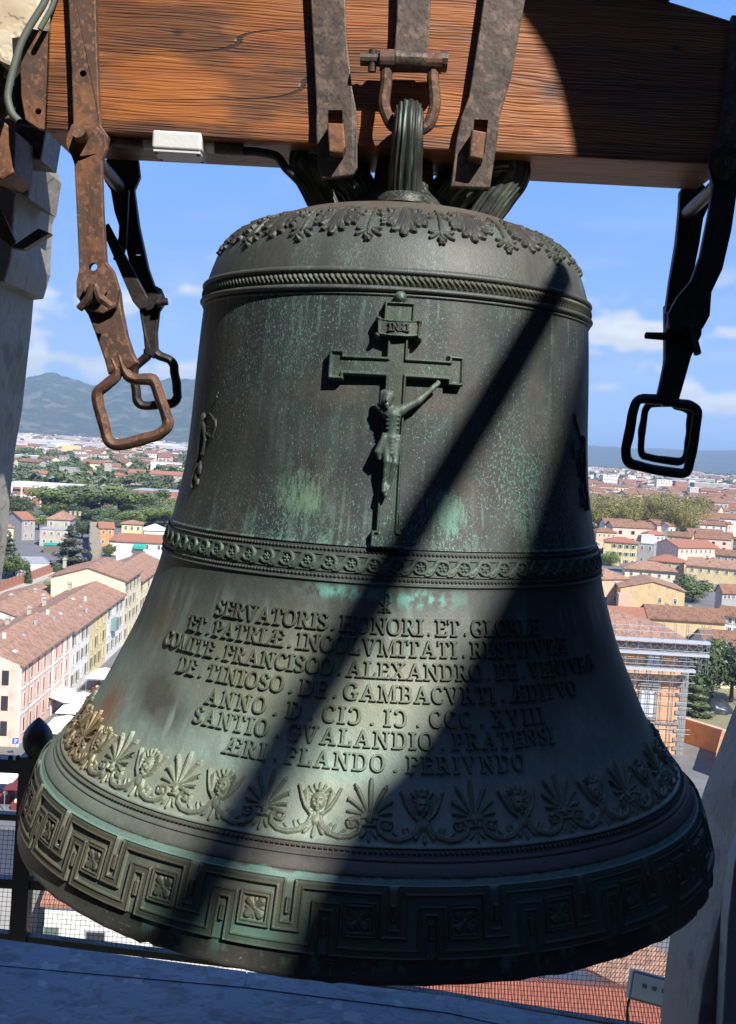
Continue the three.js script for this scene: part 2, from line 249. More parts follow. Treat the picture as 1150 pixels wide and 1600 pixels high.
for (let j = 0; j < BH; j++) for (let i = 0; i < BW; i++) {
  const q = patina((i + 0.5) / BW, (j + 0.5) / BH), k = (j * BW + i) * 4;
  for (let n = 0; n < 3; n++) bc[k + n] = Math.pow(clamp(q.c[n]), 1 / 2.2) * 255; bb[k] = clamp(q.b) * 255; bb[k + 1] = clamp(q.ro) * 255; bb[k + 2] = clamp(q.b) * 255; bc[k + 3] = bb[k + 3] = 255;
}
const dtex = (d, srgb) => { const t = new THREE.DataTexture(d, BW, BH, THREE.RGBAFormat, THREE.UnsignedByteType); t.magFilter = THREE.LinearFilter; t.minFilter = THREE.LinearMipmapLinearFilter; t.generateMipmaps = true; t.colorSpace = srgb ? THREE.SRGBColorSpace : THREE.NoColorSpace; t.needsUpdate = true; return t; };
const patTex = dtex(bc, true), patAux = dtex(bb, false);
const patBump = makeTex(1024, 1024, (u, v) => 0.6 * fbm(u * 60, v * 60, 121, 4, 60, 60) + 0.4 * vn(u * 240, v * 240, 123, 240, 240), false);
patBump.repeat.set(5, 4);
const bronze = (o = {}) => std({ map: patTex, roughnessMap: patAux, roughness: 1, bumpMap: patBump, bumpScale: 0.00045, metalness: 0.22, ...o });
M.bronze = bronze(); M.relief = bronze({ color: col(1, 1, 1), metalness: 0.28, vertexColors: true }); M.key = bronze({ color: col(1.15, 0.97, 0.92), metalness: 0.28, vertexColors: true }); M.plain = bronze({ color: col(0.84, 0.80, 0.72), metalness: 0.28 }); M.letter = bronze({ color: col(0.68, 0.68, 0.64), metalness: 0.3 }); M.cast = bronze({ color: col(1.6, 1.95, 1.75), metalness: 0.25, vertexColors: true }); M.castPlain = bronze({ color: col(1.45, 1.75, 1.5), metalness: 0.25 }); M.rope = bronze({ color: col(1.45, 1.45, 1.3), metalness: 0.28, vertexColors: true });

const bell = thing('bronze_bell', 'huge dark green bronze bell with raised crucifix hanging from the wooden beam', 'bell', BELL.toArray());
const bpart = (name, geo, mat = M.relief, parent = bell) => part(name, geo, mat, parent);
{ // shell with its mouldings, and the hollow inside
  const hs = [];
  const zones = [[0.245, 0.300], [-0.230, -0.162], [-0.646, -0.594], [-0.742, -0.732], [0.430, 0.447]];
  for (let h = H0; h <= H1 + 1e-9;) { hs.push(h); h += zones.some(([a, b]) => h > a - 0.002 && h < b) ? 0.0009 : 0.005; } hs.push(H1);
  const outer = hs.map((h) => [Rad(h) + mouldings(h), h]);
  const prof = [[0.58, -0.735], [0.615, -0.758], [0.640, -0.770], [0.662, -0.7775], [0.678, -0.7775], [0.685, -0.7755], ...outer, [0.16, 0.4485], [0.155, 0.456], [0.09, 0.460], [0.0, 0.461]];
  const n = 288, pos = [], idx = [], m = prof.length;
  for (let i = 0; i < m; i++) for (let j = 0; j <= n; j++) { const th = -Math.PI + j / n * 2 * Math.PI; let [r, y] = prof[i]; if (y < -0.765) { const e = vn(Math.sin(th) * 30 + 50, Math.cos(th) * 30 + 50, 131); y += (e - 0.5) * 0.005 + sstep(0.80, 0.92, vn(th * 14, 3.3, 133)) * 0.005; r -= sstep(0.80, 0.92, vn(th * 14, 3.3, 133)) * 0.003; } pos.push(r * Math.sin(th), y, r * Math.cos(th)); }
  for (let i = 0; i < m - 1; i++) for (let j = 0; j < n; j++) { const a = i * (n + 1) + j, b = a + 1, c = a + n + 1, d = c + 1; idx.push(a, b, d, a, d, c); }
  const g = new THREE.BufferGeometry(); g.setAttribute('position', new THREE.Float32BufferAttribute(pos, 3)); g.setIndex(idx); g.computeVertexNormals();
  const uv = []; for (let i = 0; i < m; i++) for (let j = 0; j <= n; j++) uv.push(uOf(-Math.PI + j / n * 2 * Math.PI), sOf(prof[i][1]) / STOT);
  g.setAttribute('uv', new THREE.Float32BufferAttribute(uv, 2)); mesh('shell', g, M.bronze, bell);
  mesh('inner_wall', new THREE.LatheGeometry([[0.58, -0.735], [0.52, -0.64], [0.46, -0.5], [0.40, -0.3], [0.365, -0.1], [0.35, 0.15], [0.33, 0.30], [0.25, 0.39], [0.02, 0.41]].map(([r, y]) => new THREE.Vector2(r, y)), 72), std({ color: col(0.05, 0.05, 0.045), roughness: 0.7, metalness: 0.3 }), bell);
}
// relief: a height field in millimetres laid on the bell round angle th0, kept only where it stands out
function relief(fn, th0, halfDeg, hLo, hHi, step = 1.4, rRef = null, k0 = 0) {
  const s0 = sOf(hLo), s1 = sOf(hHi), R = rRef ?? Rad((hLo + hHi) / 2), wmm = halfDeg * DEG * R * 2000, hmm = (s1 - s0) * 1000;
  const nx = Math.ceil(wmm / step), ny = Math.ceil(hmm / step), pos = [], val = [], uv = [], idx = [], vc = [];
  for (let j = 0; j <= ny; j++) for (let i = 0; i <= nx; i++) {
    const x = (i / nx - 0.5) * wmm, y = j / ny * hmm, z = fn(x, y), t0 = clamp(z / 3.4); val.push(z); vc.push(lerp(1.20, 0.68, t0), lerp(1.22, 0.65, t0), lerp(1.10, 0.61, t0));   // pale verdigris at the foot of the relief, rubbed brown metal on top
   
    const th = th0 * DEG + x / 1000 / R; pos.push(...onBell(th, s0 + y / 1000, Math.max(z, -1.2) / 1000 + k0)); uv.push(uOf(th), (s0 + y / 1000) / STOT);
  }
  for (let j = 0; j < ny; j++) for (let i = 0; i < nx; i++) { const a = j * (nx + 1) + i, b = a + 1, c = a + nx + 1, d = c + 1; if (val[a] > 0 || val[b] > 0 || val[c] > 0 || val[d] > 0) { if ((i + j) & 1) idx.push(a, b, d, a, d, c); else idx.push(a, b, c, b, d, c); } }
  let g = new THREE.BufferGeometry(); g.setAttribute('position', new THREE.Float32BufferAttribute(pos, 3)); g.setAttribute('uv', new THREE.Float32BufferAttribute(uv, 2)); g.setAttribute('color', new THREE.Float32BufferAttribute(vc, 3)); g.setIndex(idx); g.computeVertexNormals();
  return compact(g);
}
function compact(g) { const map = new Map(), idx = [], P = [], N = [], U = [], C = [], cA = g.attributes.color, p = g.attributes.position, n = g.attributes.normal, u = g.attributes.uv; for (const i of g.index.array) { if (!map.has(i)) { map.set(i, map.size); P.push(p.getX(i), p.getY(i), p.getZ(i)); N.push(n.getX(i), n.getY(i), n.getZ(i)); U.push(u.getX(i), u.getY(i)); C.push(cA.getX(i), cA.getY(i), cA.getZ(i)); } idx.push(map.get(i)); } const o = new THREE.BufferGeometry(); o.setAttribute('position', new THREE.Float32BufferAttribute(P, 3)); o.setAttribute('normal', new THREE.Float32BufferAttribute(N, 3)); o.setAttribute('uv', new THREE.Float32BufferAttribute(U, 2)); o.setAttribute('color', new THREE.Float32BufferAttribute(C, 3)); o.setIndex(idx); return o; }
// strokes and domes for the height fields
const dome = (x, y, cx, cy, rx, ry, a, hh) => { const c = Math.cos(a), s = Math.sin(a), dx = x - cx, dy = y - cy, u = (dx * c + dy * s) / rx, v = (-dx * s + dy * c) / ry, q = 1 - u * u - v * v; return q > 0 ? hh * Math.sqrt(q) : -1; };
function stroke(x, y, pts, r0, r1, hh, groove = 0) {      // rounded stroke along a polyline, radius from r0 to r1
  let best = -1, n = pts.length - 1;
  for (let i = 0; i < n; i++) { const [ax, ay] = pts[i], [bx, by] = pts[i + 1], dx = bx - ax, dy = by - ay, t = clamp(((x - ax) * dx + (y - ay) * dy) / (dx * dx + dy * dy)), f = (i + t) / n, r = lerp(r0, r1, f), d = Math.hypot(x - ax - dx * t, y - ay - dy * t) / r; if (d < 1) { let z = hh * Math.sqrt(1 - d * d); if (groove && d < 0.32) z -= groove * (1 - d / 0.32); if (z > best) best = z; } }
  return best;
}
const arcPts = (cx, cy, r, a0, a1, n, r1 = r) => Array.from({ length: n + 1 }, (_, i) => { const t = i / n, a = lerp(a0, a1, t), q = lerp(r, r1, t); return [cx + q * Math.cos(a), cy + q * Math.sin(a)]; });
function leaf(x, y, bx, by, len, ang, w, hh, curl = 0) {  // pointed leaf, fattest beyond the middle, with a midrib groove
  const c = Math.cos(ang), s = Math.sin(ang), u = ((x - bx) * c + (y - by) * s) / len; if (u < 0 || u > 1) return -1;
  const v = (-(x - bx) * s + (y - by) * c) - curl * u * u, ww = w * (0.30 + 1.05 * u) * Math.sqrt(Math.max(0, 1 - Math.pow(u, 4))), q = 1 - (v / ww) ** 2; if (q <= 0) return -1;
  return hh * (0.5 + 0.7 * u) * Math.sqrt(q) - (Math.abs(v) < 0.9 ? 0.9 * (1 - Math.abs(v) / 0.9) : 0);
}
const mx = Math.max;
// a run of alike pieces round the bell: one geometry, turned
function around(name, geo, mat, from, stepDeg, count, parent = bell) {
  const r = []; for (let k = 0; k < count; k++) {
    const a = from + k * stepDeg, g = new THREE.BufferGeometry(); g.setIndex(geo.index); g.setAttribute('position', geo.attributes.position); g.setAttribute('normal', geo.attributes.normal); if (geo.attributes.color) g.setAttribute('color', geo.attributes.color);
    const p = geo.attributes.position, u0 = geo.attributes.uv, uv = new Float32Array(p.count * 2); for (let i = 0; i < p.count; i++) { uv[2 * i] = uOf(Math.atan2(p.getX(i), p.getZ(i)) + a * DEG); uv[2 * i + 1] = u0.getY(i); } g.setAttribute('uv', new THREE.BufferAttribute(uv, 2));
    const m = part(name, g, mat, parent); m.rotation.y = a * DEG; r.push(m);
  } return r;
}

// frieze: cherub heads between palmettes, joined by scrolls (22 of each, 16 degrees apart)
const fr0 = -0.5975, fr1 = -0.509;
const cherub = relief((x, y) => {
  const ax = Math.abs(x), sx = x < 0 ? -1 : 1; let z = -1.2;
  z = mx(z, dome(x, y, 0, 60, 12, 15, 0, 8.5)); z = mx(z, dome(x, y, 0, 57, 3, 5.5, 0, 10.6)); z = mx(z, dome(ax, y, 5, 53, 4.2, 4.4, 0, 8.6)); z = mx(z, dome(x, y, 0, 49.5, 4, 2.2, 0, 9.0)); z = mx(z, dome(x, y, 0, 45.5, 4.2, 3, 0, 8.0));
  if (Math.hypot((ax - 4.6) / 2.6, (y - 60.5) / 1.7) < 1) z -= 2.2;
  for (let k = -4; k <= 4; k++) { const a = Math.PI / 2 + k * 0.36; z = mx(z, leaf(x, y, 9 * Math.cos(a), 62 + 9 * Math.sin(a), 19, a, 3.4, 4.2)); }
  z = mx(z, dome(x, y, 0, 76, 5, 4, 0, 8));
  for (let k = 0; k < 6; k++) z = mx(z, leaf(ax, y, 10 + k * 1.6, 37 + k * 3.2, 42 - k * 4.4, 1.16 - k * 0.05, 4.6, 5.2 - 0.3 * k, 7)); z = mx(z, stroke(ax, y, [[9, 40], [19, 50], [26, 63], [32, 78], [34, 82]], 3.4, 2.4, 5.6));
  const stem = [[4, 40], [10, 24], [22, 13], [38, 8], [54, 10], [66, 18], [69, 29], [63, 38], [54, 38], [48, 31], [51, 24], [57, 24]];
  z = mx(z, stroke(ax, y, stem, 5.2, 2.6, 4.6, 1.3)); z = mx(z, dome(ax, y, 57, 29.5, 5.2, 5.2, 0, 4.6));
  for (const [lx, ly, a] of [[16, 16, 0.9], [26, 12, 1.2], [34, 10, 0.7]]) z = mx(z, leaf(ax, y, lx, ly, 17, a, 3, 3.2));
  for (const [lx, a, l] of [[0, -1.571, 27], [4, -1.0, 25], [7, -0.55, 24]]) z = mx(z, leaf(ax, y, lx * 0.4, 29, l, a, 3.6, 4.2));
  z = mx(z, dome(x, y, 0, 31, 8, 9, 0, 5.2));
  return z > 0 ? z * 1.12 : z;
}, 0, 7.3, fr0, fr1, 1.25, 0.585);
around('cherub_head', cherub, M.relief, -176 + 7.7, 16, 22);
const palmette = relief((x, y) => {
  const ax = Math.abs(x); let z = -1.2;
  for (const [a, l, c] of [[0, 63, 0], [0.36, 58, 5], [0.74, 49, 8], [1.14, 39, 9], [1.55, 29, 8]]) { z = mx(z, leaf(ax, y, 1.2 * (a > 0 ? 1 : 0), 40, l, Math.PI / 2 - a * 0.92, a > 0 ? 4.3 : 5.0, 5.2, -c * 1.35)); z = mx(z, dome(ax, y, 1.2 + (l - 4) * Math.sin(a * 0.92) + c * 0.75, 40 + (l - 4) * Math.cos(a * 0.92) - c * 1.1, 4.2, 3.4, 0, a > 0 ? 6.6 : 0)); }
  z = mx(z, dome(x, y, 0, 37, 5.2, 9, 0, 6)); z = mx(z, stroke(x, y, [[-7, 28], [7, 28]], 2.4, 2.4, 5.5)); z = mx(z, leaf(ax, y, 0, 26, 21, -0.95, 3, 3.6)); z = mx(z, leaf(x, y, 0, 26, 23, -Math.PI / 2, 3, 4));
  z = mx(z, stroke(ax, y, arcPts(22, 29, 9, 2.7, -2.2, 14, 3), 3.6, 2.2, 4)); return z > 0 ? z * 1.15 : z;
}, 0, 3.4, fr0, fr1 + 0.004, 1.2, 0.585);
around('palmette', palmette, M.relief, -176 - 0.3, 16, 22);

// meander band: 27 repeats, a flower panel in each
const k0h = -0.7375, k1h = -0.6445;
const boxd = (x, y, pts) => { let b = 1e9; for (let i = 0; i < pts.length - 1; i++) { const [ax, ay] = pts[i], [bx, by] = pts[i + 1], dx = bx - ax, dy = by - ay, t = clamp(((x - ax) * dx + (y - ay) * dy) / (dx * dx + dy * dy)); b = Math.min(b, Math.max(Math.abs(x - ax - dx * t), Math.abs(y - ay - dy * t))); } return b; };
const KW = 156.4, ribbon = (d, w) => { const e = 1 - sstep(w - 1.3, w + 0.2, d); return e > 0 ? 5.6 * e - (d < w - 3.0 ? 1.9 * sstep(w - 3.0, w - 3.8, d) : 0) : -1.2; };
const keyUnit = (dx) => {                                   // two meanders run through each other
  const A = [[-92, 43], [36, 43], [36, -16], [64, -16], [64, 43], [70, 43]].map(([a, b]) => [a + dx, b]); const B = [[-70, -43], [-64, -43], [-64, 16], [-36, 16], [-36, -43], [92, -43]].map(([a, b]) => [a + dx, b]); return [A, B];
};
const meander = relief((x, y) => { const yy = (y - 49) * 0.985; let z = -1.2; const d = Math.min(...[-KW, 0, KW].flatMap((q) => keyUnit(q).map((P) => boxd(x, yy, P)))); z = mx(z, ribbon(d, 7.6)); const hook = Math.min(boxd(x, yy, [[50, 20], [50, 4]]), boxd(x, yy, [[-50, -20], [-50, -4]])); if (hook < 5) z = mx(z, ribbon(hook, 4.2)); return z; }, 0, 13.333 / 2, k0h, k1h, 1.3, 0.672, 0.0022);
around('meander', meander, M.key, -174.3 - 0.0, 13.3333, 27);
const flower = relief((x, y) => {
  const yy = y - 34, ax = Math.abs(x), ay = Math.abs(yy), q = Math.max(ax, ay); let z = -1.2;
  z = mx(z, q < 25 ? (q > 17.5 ? 5.6 * (1 - sstep(24, 25, q)) + 0.1 : 1.2) : -1.2); if (q > 19.4 && q < 22.6) z -= 1.4;
  for (let k = 0; k < 4; k++) { const a = Math.PI / 4 + k * Math.PI / 2; z = mx(z, 1 + leaf(x, yy, 0, 0, 18, a, 7.2, 4.4)); z = mx(z, 0.4 + leaf(x, yy, 0, 0, 15, a + Math.PI / 4, 2.8, 3)); } z = mx(z, dome(x, yy, 0, 0, 3.6, 3.6, 0, 5)); return z;
}, 0, 2.6, -0.7215, -0.6555, 1.1, 0.672, 0.0022);
around('flower_panel', flower, M.key, -174.3, 13.3333, 27);

// scroll band on the waist: 72 flowers in running leaf scrolls, two rows of pearls
const scr = relief((x, y) => {
  const yy = y - 14.6; let z = -1.2; for (const q of [-37.7, 0, 37.7]) {
    const xx = x - q, r = Math.hypot(xx, yy); for (let k = 0; k < 5; k++) { const a = k * 1.2566 + 0.3; z = mx(z, dome(xx, yy, 4.4 * Math.cos(a), 4.4 * Math.sin(a), 3.0, 2.5, a, 3.6)); } z = mx(z, dome(xx, yy, 0, 0, 2.6, 2.6, 0, 4.4));
    z = mx(z, stroke(xx, yy, [...arcPts(0, 0, 11.2, -2.6, 1.75, 16), [-4, 12], [-9, 10], [-13, 3], [-17, -5], [-22, -11], [-28, -12.4]], 2.6, 5.0, 5.2, 1.2)); z = mx(z, leaf(xx, yy, -8, 11, 28, -2.15, 6.2, 5.2, -4));
  } return z;
}, 0, 2.5, -0.2105, -0.1830, 1.0, 0.4325, 0.0012);
around('scroll_flower', scr, M.cast, -177.2, 5, 72);
function pearls(name, h, n, r, mat = M.plain, sq = 0) { const b = sq ? new THREE.BoxGeometry(r * 1.5, r * 2.4, r * 1.6) : new THREE.SphereGeometry(r, 7, 5), L = []; for (let k = 0; k < n; k++) { const th = k / n * 2 * Math.PI, p = onBell(th, sOf(h), 0.0015), g = b.clone(); g.rotateX(sq ? 0.7 : 0); g.rotateY(th); g.translate(...p); L.push(g); } const m = bpart(name, bellUV(join(L)), mat); m.userData.kind = 'stuff'; return m; }
pearls('pearl_row', -0.1755, 404, 0.0030); pearls('pearl_row', -0.2183, 410, 0.0030); pearls('dentil_row', -0.606, 470, 0.0028, M.plain, 1);

// shoulder: twisted rope between two rounds
{ const per = 1.5 * DEG * 383, rope = (x, y) => { const yy = y - 9.6, t = ((x + yy * 0.75 + 0.35 * yy * Math.cos(yy * 0.3)) / per % 1 + 1) % 1, e = Math.sqrt(Math.max(0, 1 - (yy / 9.8) ** 2)); const k = Math.sin(t * Math.PI); return e > 0 ? e * (1.2 + 5.6 * Math.pow(k, 0.8)) - 0.3 : -1.2; };
  const g = relief(rope, 0, 15, 0.2655, 0.2848, 0.95, 0.383); for (const m of around('rope_moulding', g, M.rope, -180, 30, 12)) m.userData.kind = 'stuff'; }
// crown: acanthus leaves with small berry sprays between
const acan = relief((x, y) => {
  const Y = 126 - y, k = 1 + 0.004 * (64 - Y), ax = Math.abs(x) * k; let z = -1.2;               // Y runs down from the top edge
  z = mx(z, leaf(ax, Y, 0, -6, 104, Math.PI / 2, 15, 6.5));
  for (const [by, a, l, w] of [[-4, 0.62, 46, 10.5], [20, 0.66, 52, 11], [44, 0.72, 44, 10]]) { z = mx(z, leaf(ax, Y, 2, by, l, Math.PI / 2 - a, w, 6, 4)); for (const q of [-0.5, 0.0, 0.45]) z = mx(z, leaf(ax, Y, 2 + l * 0.52 * Math.sin(a), by + l * 0.52 * Math.cos(a), l * (0.62 - 0.16 * Math.abs(q)), Math.PI / 2 - a - q, w * 0.62, 7.2)); }
  for (const q of [-0.5, 0, 0.5]) z = mx(z, leaf(x * k, Y, 0, 66, 40 - 10 * Math.abs(q), Math.PI / 2 + q, 7.5, 7.6));
  if (z > 0) z = z * 0.85 - 0.9 * (0.5 + 0.5 * Math.sin(ax * 1.35 - Y * 0.2)); return z;
}, 0, 9.6, 0.333, 0.4265, 1.3, 0.335);
around('acanthus_leaf', acan, M.relief, -180, 20, 18);
const spray = relief((x, y) => { const Y = 132 - y, ax = Math.abs(x); let z = -1.2; z = mx(z, stroke(x, Y, [[0, 16], [1, 60], [0, 92]], 2.6, 4.6, 4.6, 0.8)); for (const [a, l] of [[0, 30], [0.75, 28], [1.25, 22]]) z = mx(z, leaf(ax, Y, 0, 88, l, Math.PI / 2 - a, 4.6, 5.2, -3)); for (const [cx, cy] of [[0, 112], [4.5, 107], [0, 104]]) z = mx(z, dome(ax, Y, cx, cy, 4, 4.6, 0, 8)); for (const [by, a] of [[22, 0.75], [40, 0.85]]) z = mx(z, leaf(ax, Y, 1, by, 22, Math.PI / 2 - a, 4.6, 4)); return z; }, 0, 4.4, 0.3275, 0.424, 1.2, 0.335);
around('berry_spray', spray, M.relief, -190 + 0.4, 20, 18);
// ------------------------------------------------------------------ raised inscription, letter by letter
const font = await new FontLoader().loadAsync('fonts/droid/droid_serif_regular.typeface.json');
const letterCache = {};
function letterGeo(ch, cap) {
  const key = ch + cap; if (letterCache[key]) return letterCache[key];
  const src = ch === 'Ɔ' ? 'C' : ch; const g = new TextGeometry(src, { font, size: cap / 0.72, depth: 0.0052, curveSegments: 4, bevelEnabled: true, bevelSize: 0.00085, bevelThickness: 0.0014, bevelSegments: 2 }); g.computeBoundingBox();
  const b = g.boundingBox, w = b.max.x - b.min.x; g.translate(-b.min.x - w / 2, 0, 0);
  if (ch === 'Ɔ') { g.scale(-1, 1, 1); const p = g.attributes.position, n = g.attributes.normal; for (let i = 0; i < p.count; i += 3) for (const at of [p, n]) { const t = [at.getX(i), at.getY(i), at.getZ(i)]; at.setXYZ(i, at.getX(i + 1), at.getY(i + 1), at.getZ(i + 1)); at.setXYZ(i + 1, ...t); } }
  return letterCache[key] = { g, w };
}
const wOf = (ch, cap) => ch === ' ' ? 0.30 * cap : ch === '.' ? 0.30 * cap : letterGeo(ch, cap).w;
function letterOnBell(ch, th, s, cap, parent, base = -0.0014, mat = M.letter) {
  const src = ch === '.' ? new THREE.CylinderGeometry(0.0026, 0.0032, 0.006, 10).rotateX(Math.PI / 2).translate(0, 0.003, 0.003).toNonIndexed() : letterGeo(ch, cap).g, g = src.clone(), p = g.attributes.position, R = Rad(hOf(s + cap / 2));
  for (let i = 0; i < p.count; i++) p.setXYZ(i, ...onBell(th + p.getX(i) * 0.93 / R, s + p.getY(i), p.getZ(i) + base));
  g.computeVertexNormals(); bellUV(g); return part(ch === '.' ? 'stop' : 'letter', g, mat, parent);
}
const inscription = new THREE.Group(); inscription.name = 'inscription'; bell.add(inscription);
function textLine(str, th0, th1, h, cap = 0.0192, sq = 0.93) {
  const s = sOf(h) - cap / 2, R = Rad(h), span = (th1 - th0) * DEG * R; let nat = 0; const ch = [...str]; ch.forEach((c) => nat += wOf(c, cap) * sq);
  const gap = (span - nat) / (ch.length - 1); let x = 0; for (const c of ch) { const w = wOf(c, cap) * sq; if (c !== ' ') letterOnBell(c, th0 * DEG + (x + w / 2) / R, s, cap, inscription); x += w + gap; }
}
textLine('SERVATORIS . HONORI . ET . GLORIÆ', -37.6, 36.0, -0.2950);
textLine('ET . PATRIÆ . INCOLVMITATI . RESTITVTÆ', -44.8, 43.4, -0.3285);
textLine('COMITE . FRANCISCO . ALEXANDRO . DE . VENTVRA', -51.2, 52.2, -0.3635);
textLine('DE . TINIOSO . DE . GAMBACVRTI . ÆDITVO', -43.4, 43.2, -0.3975);
textLine('ANNO . D . CIƆ . IƆ . CCC . XVIII', -33.2, 32.8, -0.4325);
textLine('SANTIO . GVALANDIO . PRATENSI', -34.4, 34.0, -0.4640);
textLine('ÆRI . FLANDO . FERIVNDO', -26.4, 26.4, -0.4970);
{ // chi-rho above the first line
  const th = 0.5 * DEG, cr = relief((x, y) => { let z = -1.2; z = mx(z, stroke(x, y, [[0, 1], [0, 33]], 2, 2, 5)); z = mx(z, stroke(x, y, arcPts(0, 26, 6.5, 1.57, -1.57, 12), 1.9, 1.9, 5)); for (const s of [-1, 1]) z = mx(z, stroke(x, y, [[-9 * s, 2], [8 * s, 18]], 1.9, 1.9, 4.6)); z = mx(z, stroke(x, y, [[-10, 2], [10, 2]], 1.3, 1.3, 4)); return z; }, 0.5, 1.8, -0.2715, -0.2345, 0.8);
  part('chi_rho', cr, M.relief, inscription); }

// ------------------------------------------------------------------ crucifix standing proud of the waist
const cross = new THREE.Group(); cross.name = 'crucifix'; bell.add(cross);
const CH0 = -0.170, CHs = sOf(CH0), Rc = 0.397;
{
  // outline in mm, origin at the foot, y up along the bell
  const top = (sOf(0.2385) - CHs) * 1000, bar = (sOf(0.130) - CHs) * 1000;
  const inside = (x, y) => { // signed distance to the union of bars with T ends, negative inside
    const rc = (cx, cy, hw, hh) => { const dx = Math.abs(x - cx) - hw, dy = Math.abs(y - cy) - hh; return Math.max(dx, dy); };
    return Math.min(rc(0, top / 2, 17.5, top / 2 - 1), rc(0, bar, 112, 16.5), rc(-99, bar, 13.5, 25), rc(99, bar, 13.5, 25), rc(0, top - 18.5, 26, 18), rc(0, 15, 24, 14.5)); };
  const g = relief((x, y) => { const d = inside(x, y); if (d > 0) return -1.2; const e = sstep(0, -0.9, d); return e * (d > -5.2 ? 15.5 : 11.5 + 0.0) - (d > -1.4 ? 1.0 * sstep(-1.4, 0, d) : 0); }, 0.0, 17.2, CH0, 0.2400, 1.25, Rc);
  part('cross_plate', g, M.cast, cross);
  const ball = new THREE.SphereGeometry(0.0105, 16, 12); { const p = onBell(0, sOf(0.2455), 0.009); ball.translate(...p); } part('ball_finial', bellUV(ball), M.castPlain, cross);
  // the little scroll with its four letters
  const sc0 = 0.1745, scr2 = relief((x, y) => { const yy = y - 21 + 3.5 * (1 - (x / 34) ** 2); let z = -1.2; if (Math.abs(x) < 31 && Math.abs(yy) < 13) z = 21 + 2.2 * Math.cos(x / 10) - (Math.abs(yy) > 10.8 ? -1.3 : 0); for (const [cx, cy] of [[-33, 33], [33, 31], [-34, 6], [34, 4]]) z = mx(z, dome(x, y, cx, cy, 6.5, 5, cx * cy > 300 ? 0.6 : -0.6, 24)); z = mx(z, stroke(x, y, [[-32, 10], [-33, 30]], 3.6, 3.6, 22)); z = mx(z, stroke(x, y, [[32, 8], [33, 28]], 3.6, 3.6, 22)); return z; }, 0, 6.4, sc0, sc0 + 0.040, 0.9, Rc);
  const pl = part('title_scroll', scr2, M.cast, cross);
  [...'INRI'].forEach((c, i) => { const cap = 0.0088, R = Rc + 0.02, g2 = letterGeo(c, cap).g.clone(), p = g2.attributes.position, th = (i - 1.5) * 0.0098 / R, s = sOf(sc0) + 0.0135; for (let k = 0; k < p.count; k++) p.setXYZ(k, ...onBell(th + p.getX(k) / R, s + p.getY(k), p.getZ(k) * 0.45 + 0.0222)); g2.computeVertexNormals(); bellUV(g2); part('letter', g2, M.letter, pl); });
}
